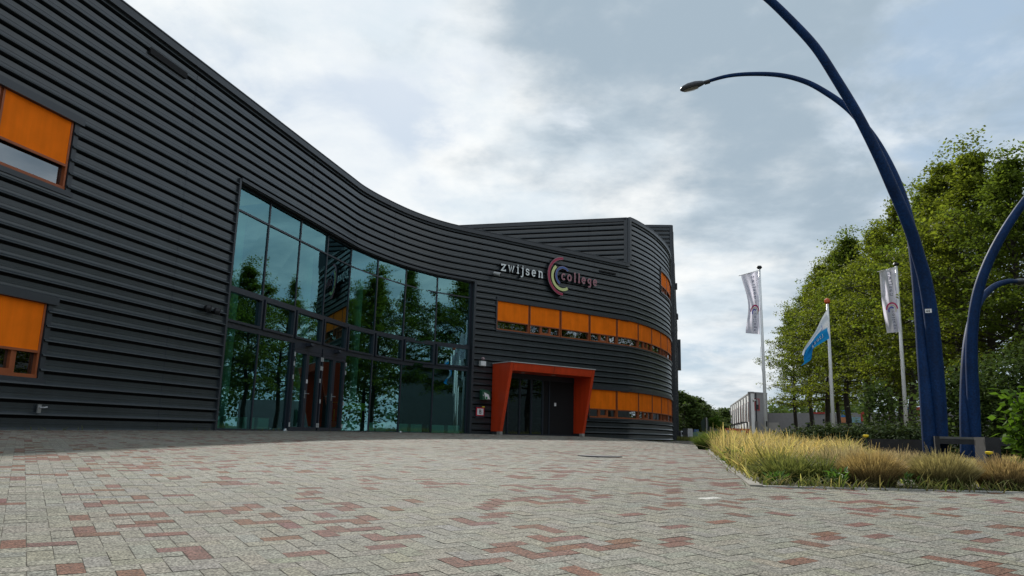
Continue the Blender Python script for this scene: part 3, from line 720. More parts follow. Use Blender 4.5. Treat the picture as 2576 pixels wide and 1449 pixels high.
# herringbone paving: every brick is its own slab in one paved sheet
rng = np.random.default_rng(11)
cell = .079; ang = math.radians(33); U = np.array([-math.sin(ang), math.cos(ang)]); Wv = np.array([math.cos(ang), math.sin(ang)])
I, J = np.meshgrid(np.arange(-410, 530), np.arange(-410, 640), indexing='ij'); kk = (I-J) % 4
def cells(mask, w_, h_):
    i, j = I[mask], J[mask]; a0, b0 = i*cell, j*cell; return np.stack([a0, b0, a0+w_*cell, b0+h_*cell], 1)
Bk = np.concatenate([cells(kk == 0, 2, 1), cells(kk == 3, 1, 2)]); cxy = (Bk[:, :1]+Bk[:, 2:3])/2*Wv+(Bk[:, 1:2]+Bk[:, 3:4])/2*U
wallx = np.interp(cxy[:, 1], PATH[:, 1], PATH[:, 0]); rr = np.hypot(cxy[:, 0], cxy[:, 1])
keep = (cxy[:, 0] > wallx-.05) & (cxy[:, 1] > -3) & (cxy[:, 1] < 48) & (cxy[:, 0] < 16) & ~inpoly(cxy[:, 0], cxy[:, 1], bed) & ~((cxy[:, 1] > 42.5) & (cxy[:, 0] < 9.5+(cxy[:, 1]-43)*.23))
keep &= (cxy[:, 0] < 8+cxy[:, 1]*.9)
Bk = Bk[keep]; cxy = cxy[keep]; rr = rr[keep]; nb = len(Bk)
jit = .0007+rng.random(nb)*.0016
a0, b0, a1, b1 = (Bk[:, 0]+jit, Bk[:, 1]+jit, Bk[:, 2]-jit, Bk[:, 3]-jit)
def corner(a, b): return a[:, None]*Wv+b[:, None]*U
cs = [corner(a0, b0), corner(a1, b0), corner(a1, b1), corner(a0, b1)]
zj = rng.normal(0, .0004, nb); tx, ty = rng.normal(0, .004, nb), rng.normal(0, .004, nb)
top = [np.column_stack([c, G(c[:, 0], c[:, 1])+zj+(c[:, 0]-cxy[:, 0])*tx+(c[:, 1]-cxy[:, 1])*ty]) for c in cs]
near = rr < 10
Vt = np.stack(top, 1)                                  # nb,4,3
cin = cxy[:, None, :]; 
vs = []; fs = []; cols = []
# colours: grey concrete pavers with scattered red ones
patch = np.sin(cxy[:, 0]*1.3+np.sin(cxy[:, 1]*.9)*1.5)*np.sin(cxy[:, 1]*1.1+1.0)
red = rng.random(nb) < (.15+.06*patch)
cell_key = (np.floor((cxy@Wv)/.3).astype(int)*7919+np.floor((cxy@U)/.3).astype(int)*104729) % 997
red |= (cell_key < 22) & (rng.random(nb) < .6)
base = np.where(red[:, None], np.array([.170, .084, .062]), np.array([.240, .232, .196]))
vv = rng.normal(1, .035, nb)[:, None]; tint = rng.normal(0, .006, (nb, 3)); colb = np.clip(base*vv+tint*np.array([1, .3, -1.2]), .02, .9)
dirt = np.clip(np.sin(cxy[:, 0]*.55+1.7*np.sin(cxy[:, 1]*.31+.6))*np.sin(cxy[:, 1]*.42-cxy[:, 0]*.2)*.5+.5, 0, 1)[:, None]
colb = colb*(1-.16*dirt*np.array([.9, .95, 1.15]))
white = np.zeros(nb, bool)
for p in ((1.27, 4.85),): white[np.argmin(np.hypot(cxy[:, 0]-p[0], cxy[:, 1]-p[1]))] = True
colb[white] = (.55, .54, .50)
VV = Vt.reshape(-1, 3); FF = np.arange(nb*4).reshape(-1, 4); CC = np.repeat(colb, 4, 0)
m_brick = mat('paving_brick', (.3, .3, .3), rough=.85, spec=.25, colattr=True, speck=.60, bscale=70, bump=.9, var=.10, vscale=.45)
tag(npmesh('plaza_paving', VV, FF, m_brick, col=CC), kind='structure')
# concrete edging along the bed
ke = MB(); kp = [Vector((x, y)) for x, y in bed[:11]]
def edge(mb, pts, wd, h_):
    for i in range(len(pts)-1):
        a, b = Vector(pts[i]), Vector(pts[i+1]); L_ = (b-a).length; nseg = max(1, int(L_/.9)); t = (b-a)/L_; nn = Vector((-t.y, t.x))
        for k in range(nseg):
            p, q = a+(b-a)*(k/nseg)+t*.004, a+(b-a)*((k+1)/nseg)-t*.004
            c = [p, q, q+nn*wd, p+nn*wd]; zz = [g(v.x, v.y) for v in c]
            mb.hexa([(v.x, v.y, z-.05) for v, z in zip(c, zz)]+[(v.x, v.y, z+h_) for v, z in zip(c, zz)])
edge(ke, bed[:11][::1], .09, .012)
tag(ke.build('kerb_edging', mat('kerb_concrete', (.23, .215, .18), rough=.9, var=.3, vscale=4, bump=.3, bscale=40)), kind='structure')
fr_ = [tuple(p) for p in bed[12:][::1]]+[tuple(bed[0])]
ke = MB(); edge(ke, fr_, -.05, .008); tag(ke.build('front_edging', m_conc), kind='structure')
# manhole cover
p = (1.12, 9.18); t = MB(); t.tube([(p[0], p[1], g(*p)-.01), (p[0], p[1], g(*p)+.008)], .27, 24); e = tag(t.build('manhole_cover', m_trim), 'round dark drain cover in the paving before the red portal', 'drain cover')

# ------------------------------------------------------------------ grasses
def blades(cx_, cy_, cz_, n, h, hv, lean, wd, colb_, colt_, rs, spread_dir=None, cvar=.2, seg=3, droop=.5):
    """n tapered blades rooted at arrays cx_,cy_,cz_; returns verts, faces, colours"""
    H = h*(1+rs.normal(0, hv, n)); H = np.clip(H, h*.3 if np.isscalar(h) else .05, None)
    a = rs.uniform(0, 2*math.pi, n) if spread_dir is None else spread_dir+rs.normal(0, .5, n)
    ln = np.abs(rs.normal(lean, lean*.45+.02, n)); fa = a+rs.uniform(-1.3, 1.3, n)+math.pi/2
    W = wd*(1+rs.normal(0, .25, n)); V = []; Cc = []; cv_ = np.clip(rs.normal(1, cvar, n), .4, 1.8)
    for k in range(seg+1):
        t = k/seg; hx = H*ln*(t**(1+droop)); hz = H*t*(1-.35*ln*t)
        x, y, z = cx_+np.cos(a)*hx, cy_+np.sin(a)*hx, cz_+hz; ww = W*(1-.85*t**1.5)/2
        V.append(np.stack([np.stack([x-np.cos(fa)*ww, y-np.sin(fa)*ww, z], 1), np.stack([x+np.cos(fa)*ww, y+np.sin(fa)*ww, z], 1)], 1))
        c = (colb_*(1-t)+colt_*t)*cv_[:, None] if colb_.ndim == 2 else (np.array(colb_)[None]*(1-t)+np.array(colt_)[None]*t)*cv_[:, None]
        Cc.append(np.stack([c, c], 1))
    V = np.stack(V, 1); Cc = np.stack(Cc, 1)           # n,seg+1,2,3
    base_ = np.arange(n)[:, None, None]*(seg+1)*2; q = np.array([[2*k, 2*k+1, 2*k+3, 2*k+2] for k in range(seg)])[None]
    return V.reshape(-1, 3), (q+base_).reshape(-1, 4), Cc.reshape(-1, 3)
def join(parts):
    Vs, Fs, Cs = [], [], []; o = 0
    for v, f, c in parts: Vs.append(v); Fs.append(f+o); Cs.append(c); o += len(v)
    return np.concatenate(Vs), np.concatenate(Fs), np.concatenate(Cs)
m_grass = mat('grass_blades', (.3, .3, .1), rough=.7, spec=.2, colattr=True, trans=.38)
rs = np.random.default_rng(5)
# dry golden meadow grass
n = 78000
gx = rs.uniform(1.9, 22, n*3); gy = 5.6+29*rs.random(n*3)**1.5
ok = inpoly(gx+.05, gy+.02, bed) & (gx < gy*.80+.6)
gx, gy = gx[ok][:n], gy[ok][:n]
dens = np.sin(gx*2.1+gy*.7)*np.sin(gy*1.7-gx)*.5+.5
fr = np.clip((gy-5.6)/2.2, 0, 1); rat = gx/gy
hh = .07+.185*fr; hh *= np.where(rat > .46, np.clip(1-(rat-.40)*5, .22, 1), 1); hh *= (.78+.38*dens)
hh *= np.clip(1.0+.25*(gy-9)/10, .8, 1.12)
kp_ = rs.random(len(gx)) < np.clip(-.05+fr*1.5, 0, 1); gx, gy, hh, fr = gx[kp_], gy[kp_], hh[kp_], fr[kp_]; n = len(gx)
gold = np.array([.62, .47, .23]); grn = np.array([.12, .17, .035]); mixg = np.clip(rs.normal(.22, .2, n)+.45*(1-fr), 0, 1)[:, None]
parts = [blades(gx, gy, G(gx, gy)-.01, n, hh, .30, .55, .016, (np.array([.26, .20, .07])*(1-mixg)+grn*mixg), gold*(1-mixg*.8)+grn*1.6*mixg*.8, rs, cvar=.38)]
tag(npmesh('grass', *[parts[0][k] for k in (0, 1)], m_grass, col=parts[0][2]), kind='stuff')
ex_ = []; ey_ = []
for i in range(len(bed)-4):
    pass
ep = list(bed[:11])[::-1]+[bed[0]]+list(bed[12:][::-1]); 
for i in range(10): # paved side edge
    a, b = bed[i], bed[i+1]; m = int(np.hypot(*(b-a))*170); t_ = rs.random(m)[:, None]; d = (b-a)/np.hypot(*(b-a)); q = a+(b-a)*t_+np.array([d[1], -d[0]])*rs.normal(.06, .07, m)[:, None]; ex_.append(q[:, 0]); ey_.append(q[:, 1])
fe = [bed[0], bed[16], bed[15], bed[14], bed[13]]
for i in range(4):
    a, b = fe[i], fe[i+1]; m = int(np.hypot(*(b-a))*420); t_ = rs.random(m)[:, None]; d = (b-a)/np.hypot(*(b-a)); q = a+(b-a)*t_+np.array([-d[1], d[0]])*rs.normal(.08, .06, m)[:, None]; ex_.append(q[:, 0]); ey_.append(q[:, 1])
ex_, ey_ = np.concatenate(ex_), np.concatenate(ey_); kq = (np.sin(ex_*7.3+ey_*5.1)*.5+.5)*.8+.2 > rs.random(len(ex_)); ex_, ey_ = ex_[kq], ey_[kq]; n = len(ex_); mg = rs.random(n)[:, None]
q = blades(ex_, ey_, G(ex_, ey_)-.005, n, .085, .4, .9, .010, np.array([.10, .085, .04])*(1-mg)+np.array([.06, .10, .02])*mg, np.array([.34, .26, .12])*(1-mg)+np.array([.14, .20, .04])*mg, rs, cvar=.3)
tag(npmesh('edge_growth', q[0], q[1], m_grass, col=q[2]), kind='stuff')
# seed stalks rising over the meadow
n = 3400; gx = rs.uniform(2.2, 14, n*3); gy = 7+16*rs.random(n*3); ok = inpoly(gx, gy, bed) & (gx/gy < .44) & (gx > 2.2+(gy-7)*.13); gx, gy = gx[ok][:n], gy[ok][:n]; n = len(gx)
parts = [blades(gx, gy, G(gx, gy), n, (.21+.13*np.clip((gy-7)/9, 0, 1)), .22, .35, .014, np.tile([.30, .24, .09], (n, 1)), np.tile([.62, .43, .17], (n, 1)), rs, cvar=.2)]
tag(npmesh('grass_seed_heads', parts[0][0], parts[0][1], m_grass, col=parts[0][2]), kind='stuff')
# tussocks at the front edge
def tussock(px, py, D, R_, Hh, nbl, cb, ct, label, cat='grass clump', name='grass_tussock', wd=.006, lean=.75, group='grass clumps at the front of the bed'):
    c = atY(px, py, D); x0, y0 = c.x, D; n = nbl
    a = rs.uniform(0, 2*math.pi, n); r = R_*.66*np.sqrt(rs.random(n)); bx_, by_ = r*np.cos(a), r*np.sin(a)
    ln = lean*(.15+.75*r/(R_*.66)); Hs = Hh*rs.normal(1, .17, n)*(1-.38*(r/(R_*.66))**2)
    fa = a+rs.uniform(-1.2, 1.2, n)+math.pi/2; cvn = np.clip(rs.normal(1, .25, n), .4, 1.8); a2 = a+rs.normal(0, .35, n); V = []; Cc = []; seg = 4
    zz = G(x0+bx_, y0+by_)-g(x0, y0)
    for k in range(seg+1):
        t = k/seg; hx = Hs*ln*t**1.35; hz = Hs*t*(1-.32*ln*t); x, y, z = bx_+np.cos(a2)*hx, by_+np.sin(a2)*hx, zz+hz; ww = wd*(1-.7*t)/2*rs.normal(1, .1, n)
        V.append(np.stack([np.stack([x-np.cos(fa)*ww, y-np.sin(fa)*ww, z], 1), np.stack([x+np.cos(fa)*ww, y+np.sin(fa)*ww, z], 1)], 1))
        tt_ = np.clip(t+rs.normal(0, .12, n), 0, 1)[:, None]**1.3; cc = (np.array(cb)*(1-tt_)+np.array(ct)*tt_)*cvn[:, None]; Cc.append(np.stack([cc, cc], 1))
    V = np.stack(V, 1).reshape(-1, 3); Cc = np.stack(Cc, 1).reshape(-1, 3)
    F = (np.array([[2*k, 2*k+1, 2*k+3, 2*k+2] for k in range(seg)])[None]+np.arange(n)[:, None, None]*(seg+1)*2).reshape(-1, 4)
    o = npmesh(name, V, F, m_grass, col=Cc, loc=(x0, y0, g(x0, y0)-.005)); tag(o, label, cat, group); return o
GB, GT_ = (.085, .12, .03), (.34, .255, .15)
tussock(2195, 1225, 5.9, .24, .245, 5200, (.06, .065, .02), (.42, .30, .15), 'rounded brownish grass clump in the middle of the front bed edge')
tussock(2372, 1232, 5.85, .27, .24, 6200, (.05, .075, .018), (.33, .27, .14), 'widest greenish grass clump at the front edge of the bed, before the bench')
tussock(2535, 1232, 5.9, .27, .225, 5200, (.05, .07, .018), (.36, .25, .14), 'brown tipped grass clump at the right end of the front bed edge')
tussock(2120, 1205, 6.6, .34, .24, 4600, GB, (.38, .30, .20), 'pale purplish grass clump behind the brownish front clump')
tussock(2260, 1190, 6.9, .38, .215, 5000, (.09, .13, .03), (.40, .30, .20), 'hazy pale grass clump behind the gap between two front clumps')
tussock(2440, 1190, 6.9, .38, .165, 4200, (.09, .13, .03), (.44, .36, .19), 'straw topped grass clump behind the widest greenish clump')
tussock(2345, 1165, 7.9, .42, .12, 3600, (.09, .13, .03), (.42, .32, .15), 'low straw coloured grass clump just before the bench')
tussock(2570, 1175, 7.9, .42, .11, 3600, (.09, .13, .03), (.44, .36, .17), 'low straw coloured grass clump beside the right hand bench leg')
SG = dict(name='sedge_clump', wd=.013, lean=1.0, group='dark green sedge clumps')
tussock(1985, 1212, 6.2, .34, .21, 900, (.035, .07, .015), (.17, .175, .06), 'dark green broad bladed sedge clump near the corner of the bed', 'sedge', **SG)
tussock(2070, 1215, 6.15, .28, .21, 750, (.03, .065, .015), (.16, .17, .055), 'dark green sedge clump between the corner sedge and the brownish clump', 'sedge', **SG)
tussock(1945, 1190, 6.9, .3, .23, 800, (.05, .08, .015), (.34, .30, .10), 'yellow green sedge clump behind the corner of the bed', 'sedge', **SG)
tussock(1800, 1128, 12.6, .42, .30, 1500, (.04, .07, .015), (.12, .16, .04), 'small green grass clump far along the paved edge of the bed', 'grass clump', name='grass_tussock', wd=.014, lean=.9)
# broad-leaved weeds
def weed(px, py, D, n, size, hgt_, cols, label, name='weed', cat='plant', group='green weeds at the bed edge'):
    c = atY(px, py, D); t = MB(); r2 = random.Random(int(px*7+py))
    for k in range(n):
        a = r2.uniform(0, 6.28); el = r2.uniform(.15, 1.1); L_ = size*r2.uniform(.6, 1.1); wd = L_*.28
        b = Vector((r2.gauss(0, size*.4), r2.gauss(0, size*.25), r2.uniform(0, hgt_)))
        d = Vector((math.cos(a)*math.cos(el), math.sin(a)*math.cos(el), math.sin(el))); s_ = d.cross(Vector((0, 0, 1))).normalized(); up = s_.cross(d)
        p = [b, b+d*L_*.5+s_*wd/2+up*L_*.05, b+d*L_-Vector((0, 0, L_*.15)), b+d*L_*.5-s_*wd/2+up*L_*.05]
        t.add(p, ((0, 1, 2, 3),))
    loc = (c.x, D, g(c.x, D)); o = t.build(name, cols); o.location = loc; return tag(o, label, cat, group)
m_weed = mat('weed_leaf', (.075, .15, .025), rough=.5, island=.35, trans=.3)
weed(1960, 1218, 5.85, 70, .09, .05, m_weed, 'low leafy green weed at the corner of the bed')
weed(2110, 1222, 5.75, 60, .09, .10, m_weed, 'leafy green weed left of the brownish front clump')
weed(1850, 1165, 7.9, 60, .12, .14, m_weed, 'light green leafy weed along the paved edge of the bed')
weed(2290, 1230, 5.7, 45, .07, .08, m_weed, 'green weed between the two middle front clumps')
weed(2560, 1190, 7.4, 60, .10, .16, m_weed, 'dark leafy weed beside the right bench leg')
m_dand = mat('dandelion_yellow', (.85, .62, .01), rough=.7)
def dandelion(px, py, D, label):
    c = atY(px, py, D); z0 = g(c.x, D); e = empty('dandelion', (c.x, D, z0), label, 'flower', 'yellow dandelions'); h_ = c.z-z0
    t = MB(); t.tube([(0, 0, 0), (.01, 0, h_*.5), (0, 0, h_)], .004, 6); t.build('stem', m_weed, e)
    t = MB(); t.tube([(0, 0, h_-.012), (0, 0, h_), (0, 0, h_+.016), (0, 0, h_+.022)], [.008, .032, .036, .02], 14); t.build('flower_head', m_dand, e)
dandelion(2488, 1141, 7.6, 'yellow dandelion in front of the right bench leg')
dandelion(2178, 1098, 9.4, 'yellow dandelion above the dry grass in the middle of the bed')

# ------------------------------------------------------------------ foliage
m_leaf = [mat('leaf_a', (.130, .160, .020), rough=.6, spec=.15, island=.5, trans=.52), mat('leaf_b', (.100, .140, .020), rough=.6, spec=.15, island=.5, trans=.48), mat('leaf_c', (.065, .10, .028), rough=.8, spec=.1, island=.4, trans=.3)]
m_bark = mat('bark', (.045, .038, .030), rough=.95, var=.3, vscale=8, bump=.5, bscale=25)
def leafcloud(P, nper, rad, size, rs_, flat=.6):
    n = len(P)*nper; c = np.repeat(P, nper, 0)+rs_.normal(0, 1, (n, 3))*np.array([rad, rad, rad*flat])
    d = rs_.normal(0, 1, (n, 3)); d[:, 2] = d[:, 2]*.55-.15; d /= np.linalg.norm(d, axis=1)[:, None]
    up = rs_.normal(0, .45, (n, 3)); up[:, 2] += 1; s_ = np.cross(d, up); s_ /= np.linalg.norm(s_, axis=1)[:, None]+1e-9
    L_ = size*rs_.uniform(.6, 1.25, n)[:, None]; wd = L_*.33; nn = np.cross(s_, d)
    V = np.stack([c, c+d*L_*.5+s_*wd+nn*L_*.06, c+d*L_, c+d*L_*.5-s_*wd+nn*L_*.06], 1).reshape(-1, 3)
    return V, np.arange(n*4).reshape(-1, 4)
def make_tree(seed, H, R_, cb, nlimb, nleaf, lsize, leafm, name='tree', trunk_r=.16):
    r2 = random.Random(seed); rs_ = np.random.default_rng(seed); t = MB(); tips = []
    tp = [Vector((0, 0, -.1))]; x = Vector((0, 0, 0))
    for k in range(1, 9): tp.append(Vector((r2.gauss(0, .05)*k**.5, r2.gauss(0, .05)*k**.5, H*.97*k/8)))
    t.tube(tp, [trunk_r*(1-.93*(k/8))+.008 for k in range(9)], 9)
    def tpos(z): f = max(0, min(7.999, (z/(H*.97))*8)); i = int(f); return tp[i].lerp(tp[i+1], f-i)
    for k in range(nlimb):
        f = (k+r2.random())/nlimb; z = cb+(H*.95-cb)*f; a = k*2.4+r2.uniform(-.5, .5)
        prof = (math.sin(math.pi*min(1, .18+f*.82))**.75) if f < .5 else max(.07, 1-(f-.34)/.70)
        L_ = R_*prof*r2.uniform(.72, 1.15); rise = .15+.75*f+r2.uniform(-.1, .15)
        b = tpos(z); pts = [b]; d = Vector((math.cos(a), math.sin(a), rise)).normalized()
        ns = 5
        for q in range(1, ns+1):
            d = (d+Vector((r2.gauss(0, .13), r2.gauss(0, .13), r2.gauss(-.02, .09)))).normalized(); pts.append(pts[-1]+d*L_/ns)
        t.tube(pts, [max(.007, trunk_r*.32*(1-.85*q/ns)*(1-.5*f)) for q in range(ns+1)], 5)
        for q in range(1, ns+1):
            for _ in range(2 if q > 1 else 0):
                e = pts[q]+Vector((r2.gauss(0, 1), r2.gauss(0, 1), r2.gauss(.05, .5)))*L_*.17; 
                if r2.random() < .6: t.tube([pts[q], e], [.008, .003], 4, cap=False)
                tips.append(e); tips.append(pts[q].lerp(e, .5))
    for k in range(34):        # feathery shoots standing out of the crown
        f = r2.uniform(.35, 1.0); a = r2.uniform(0, 6.28); rr = R_*.8*max(.05, 1-((f-.3)/.7)**1.6)*r2.uniform(.6, 1.05)
        b = tpos(H*f*.93)+Vector((math.cos(a)*rr, math.sin(a)*rr, 0)); up = Vector((math.cos(a)*.35, math.sin(a)*.35, 1)).normalized(); L_ = r2.uniform(.5, 1.1)
        t.tube([b, b+up*L_], [.008, .002], 4, cap=False)
        for q in range(5): tips.append(b+up*L_*(.2+.2*q))
    for k in range(26):        # top shoots
        z = H*r2.uniform(.86, 1.0); b = tpos(z); tips.append(b+Vector((r2.gauss(0, .25), r2.gauss(0, .25), r2.uniform(0, .5))))
    P = np.array([tuple(p) for p in tips]); nper = max(4, nleaf//len(P)); V, F = leafcloud(P, nper, R_*.062, lsize, rs_, .35)
    e = empty(name, (0, 0, 0), 'x', 'tree')
    t.build('trunk', m_bark, e); npmesh('crown', V, F, leafm, e)
    return e
protos = [make_tree(21, 10, 2.75, 2.5, 60, 25000, .125, m_leaf[0]), make_tree(22, 10, 2.6, 2.8, 56, 24000, .125, m_leaf[1]), make_tree(23, 10, 2.8, 2.3, 62, 26000, .12, m_leaf[0])]
used = set()
def place(pi, x, y, H, rz, sxy, label, group, base=10.0):
    o = protos[pi] if pi not in used else copy_tree(protos[pi]); used.add(pi)
    o.location = (x, y, g(x, y)); o.rotation_euler = (0, 0, rz); o.scale = (sxy, sxy, H/base); tag(o, label, 'tree', group); return o
row = [(2003, 60, 770), (2045, 53, 705), (2088, 47, 655), (2135, 42.5, 615), (2182, 38.5, 585), (2240, 35, 562), (2302, 31.5, 493), (2372, 28.5, 462), (2436, 26.3, 400), (2512, 24.2, 366), (2592, 22, 392)]
ords = ['leftmost', 'second', 'third', 'fourth', 'fifth', 'sixth', 'seventh', 'eighth', 'ninth', 'tenth', 'eleventh']
GRP = 'row of tall green trees behind the flagpoles'
for k, (px, D, ty_) in enumerate(row):
    c = atY(px, 1090, D); top_ = atY(px, ty_, D); H = top_.z-g(c.x, D)
    place(k % 3, c.x, D, H, k*1.3, (1.0 if k else .95)*(H/10)**.5, ('leftmost tall tree in the row behind the flagpoles' if k == 0 else '%s tree from the left in the tall row behind the flagpoles' % ords[k]) if k < 10 else 'tall tree at the right edge behind the second blue lamp', GRP)
for k, (x, y, H) in enumerate([(16.8, 16.8, 9.6), (17.0, 11.5, 10), (17.6, 6.5, 9.8), (18, 1.5, 10), (18.5, -4, 9.5)]):
    place((k+1) % 3, x, y, H, k*2.1+.4, 1.0, '%s of the trees outside the right edge, mirrored in the glass' % ['farthest', 'second farthest', 'middle', 'second nearest', 'nearest'][k], 'trees mirrored in the glass front')
for k, (px, D, ty_) in enumerate([(2110, 58, 760), (2270, 44, 640), (2420, 36, 560)]):
    c = atY(px, 1090, D); H = atY(px, ty_, D).z-g(c.x, D)
    place((k+2) % 3, c.x, D, H, k*1.9+.8, 1.05, '%s tree of the second row, filling the gap behind the front tree row' % ['leftmost', 'middle', 'rightmost'][k], 'second row of trees behind the front row')
# shrubs --------------------------------------------------------------
def make_shrub(seed, W_, D_, H_, n, lsize, lm, name, label, cat, loc, group=None, dens=.8):
    rs_ = np.random.default_rng(seed); P = []
    for k in range(n):
        a = rs_.uniform(0, 2*math.pi); r = math.sqrt(rs_.random()); z = rs_.random(); lim = (1-z**2.2)**.5+.15
        P.append((r*math.cos(a)*W_/2*lim, r*math.sin(a)*D_/2*lim, H_*z*rs_.uniform(.85, 1.1)+.03))
    V, F = leafcloud(np.array(P), 12, .09*max(1, H_), lsize, rs_, .8)
    e = empty(name, loc, label, cat, group); npmesh('foliage', V, F, lm, e); t = MB()
    for k in range(14):
        p = P[rs_.integers(len(P))]; t.tube([(p[0]*.15, p[1]*.15, -.03), (p[0]*.6, p[1]*.6, p[2]*.55), p], [.012, .008, .003], 5, cap=False)
    t.build('stems', m_bark, e); return e
m_hedge = mat('hedge_leaf', (.050, .072, .028), rough=.8, spec=.1, island=.45, trans=.2)
hs = [(2005, 17.5, 1.5, 'leftmost'), (2070, 17.2, 1.6, 'second'), (2135, 17.0, 1.6, 'third'), (2200, 16.6, 1.6, 'fourth'), (2265, 16.2, 1.5, 'fifth')]
for k, (px, D, W_, nm) in enumerate(hs):
    c = atY(px+15, 1095, D); make_shrub(40+k, W_*1.15, 1.2, [.52, .60, .58, .60, .66][k]*.86, 330, .085, m_hedge, 'low_shrub', '%s low dark green shrub of the planting behind the dry grass' % nm, 'shrub', (c.x, D, g(c.x, D)), 'low shrubs behind the dry grass')
c = atY(2212, 1090, 19); make_shrub(51, .8, .7, 1.7, 150, .11, m_leaf[2], 'sapling', 'slender pale green sapling between the low shrubs and the tree row', 'young tree', (c.x, 19, g(c.x, 19)))
us = [(2405, 20, 2.4, 2.0, 'left'), (2500, 19.5, 2.8, 2.3, 'middle'), (2590, 18.5, 2.8, 2.4, 'right')]
for k, (px, D, W_, H_, nm) in enumerate(us):
    c = atY(px, 1090, D); make_shrub(60+k, W_, 1.8, H_, 420, .12, m_leaf[2], 'tall_shrub', '%s grey green tall shrub under the trees behind the blue lamps' % nm, 'shrub', (c.x, D, g(c.x, D)), 'tall shrubs under the trees')
for k, (x, y) in enumerate([(14.5, 18.5), (15.0, 15.6), (15.2, 12.4), (15.6, 9.0), (15.8, 5.2), (16.2, .8), (16.5, -3.6)]):
    make_shrub(90+k, 3.6, 2.4, 3.1+.5*math.sin(k*2.1), 520, .15, m_leaf[2], 'tall_shrub', '%s dense shrub outside the right edge, mirrored in the glass' % ['farthest', 'second farthest', 'third farthest', 'middle', 'third nearest', 'second nearest', 'nearest'][k], 'shrub', (x, y, g(x, y)), 'shrubs mirrored in the glass front')
# near broad-leaved shrub at the right edge
m_near = mat('near_leaf', (.085, .16, .018), rough=.7, spec=.1, island=.4, trans=.35)
c = atY(2600, 1120, 9.2); e = empty('garden_shrub', (c.x, 9.2, g(c.x, 9.2)), 'bright green broad leaved shrub cut by the right edge of the picture', 'shrub')
t = MB(); r2 = random.Random(77); P = []
for k in range(18):
    a = r2.uniform(0, 6.28); L_ = r2.uniform(.5, 1.1); rad = r2.uniform(.05, .33); p1 = Vector((math.cos(a)*rad*.5, math.sin(a)*rad*.5, L_*.5)); p2 = Vector((math.cos(a)*rad, math.sin(a)*rad, L_)); t.tube([(0, 0, -.05), p1, p2], [.016, .01, .004], 6)
    for q in range(10): P.append(tuple(Vector((0, 0, 0)).lerp(p1, 1).lerp(p2, r2.uniform(-.6, 1))+Vector((r2.gauss(0, .05), r2.gauss(0, .05), 0))))
t.build('stems', m_bark, e); V, F = leafcloud(np.array(P), 6, .05, .12, np.random.default_rng(9), .7); npmesh('foliage', V, F, m_near, e)

# ------------------------------------------------------------------ street lamps
def lamp_tube(pts, D0, D1, r0, r1, z0=None):
    """arm centreline given as picture points at depths running from D0 (foot) to D1 (tip), resampled smooth"""
    P = [np.array(atY(x, y, D0+(D1-D0)*(i/(len(pts)-1))**1.3)) for i, (x, y) in enumerate(pts)]
    P3 = catmull([tuple(p) for p in P], 8); P3 = [Vector(p) for p in P3]
    return P3, [r0+(r1-r0)*(i/(len(P3)-1)) for i in range(len(P3))]
def sticker(e, p, label_='lamp_number'):
    d = Vector((p.x, p.y, 0)).normalized(); s_ = Vector((d.y, -d.x, 0)); t = MB(); c = p-d*.005
    mp = lambda a, b, h: tuple(c+s_*a+Vector((0, 0, b))-d*h)
    t.hexa([mp(-.05, -.035, 0), mp(.05, -.035, 0), mp(.05, -.035, -.004), mp(-.05, -.035, -.004), mp(-.05, .035, 0), mp(.05, .035, 0), mp(.05, .035, -.004), mp(-.05, .035, -.004)])
    text(t, '44', mp, -.033, -.020, .028, .008, .001, .003, .2, 1); return relink(t.build(label_, [m_white, m_black]), e)
def street_lamp(name, label, foot_px, D, arms, heads):
    c = atY(foot_px[0], foot_px[1], D); z0 = g(c.x, D); e = empty(name, (c.x, D, z0), label, 'street lamp', 'blue twin arched street lamps')
    for pts, D1, r0, r1 in arms:
        P, R_ = lamp_tube(pts, D, D1, r0, r1); P = [Vector((P[0].x+.0, P[0].y, z0-.1))]+P; R_ = [R_[0]]+R_
        t = MB(); t.tube(P, R_, 20); relink(t.build('arched_pole', m_lampb, smooth=True), e)
        ed = P[-1]; dr = (P[-1]-P[-2]).normalized()
        if heads:
            hd = MB(); a = ed-dr*.06; L_ = .52; s_ = dr.cross(Vector((0, 0, 1))).normalized(); up = s_.cross(dr)
            rings = []; n = 16
            for k, (q, rw, rh, dz) in enumerate(((0, .035, .03, 0), (.06, .07, .05, 0), (.2, .115, .075, 0), (.36, .13, .075, -.005), (.47, .10, .055, -.01), (.53, .04, .02, -.015))):
                cc = a+dr*q+up*dz; rings.append([cc+s_*rw*math.cos(i*2*math.pi/n)+up*rh*math.sin(i*2*math.pi/n) for i in range(n)])
            vs = [v for r in rings for v in r]; fs = [(i*n+k, i*n+(k+1) % n, (i+1)*n+(k+1) % n, (i+1)*n+k) for i in range(len(rings)-1) for k in range(n)]+[tuple(range(n))[::-1], tuple((len(rings)-1)*n+k for k in range(n))]
            hd.add(vs, fs); ho = relink(hd.build('lamp_head', mat('lamp_head_grey', (.06, .065, .075), rough=.35), smooth=True), e)
            ln_ = MB(); rings = []
            for q, rw in ((.16, .06), (.26, .095), (.38, .085), (.46, .04)):
                cc = a+dr*q-up*.073; rings.append([cc+s_*rw, cc-up*.022, cc-s_*rw])
            ln_.add([v for r in rings for v in r], [(i*3+k, i*3+k+1, (i+1)*3+k+1, (i+1)*3+k) for i in range(3) for k in range(2)])
            lo = ln_.build('lamp_lens', mat('lens_glass', (.30, .30, .28), rough=.15)); lo.parent = ho
            cb_ = MB(); cb_.tube([ed-dr*.16-up*.01, ed-dr*.05-up*.01], .045, 10); relink(cb_.build('clamp', m_black), e)
    return e
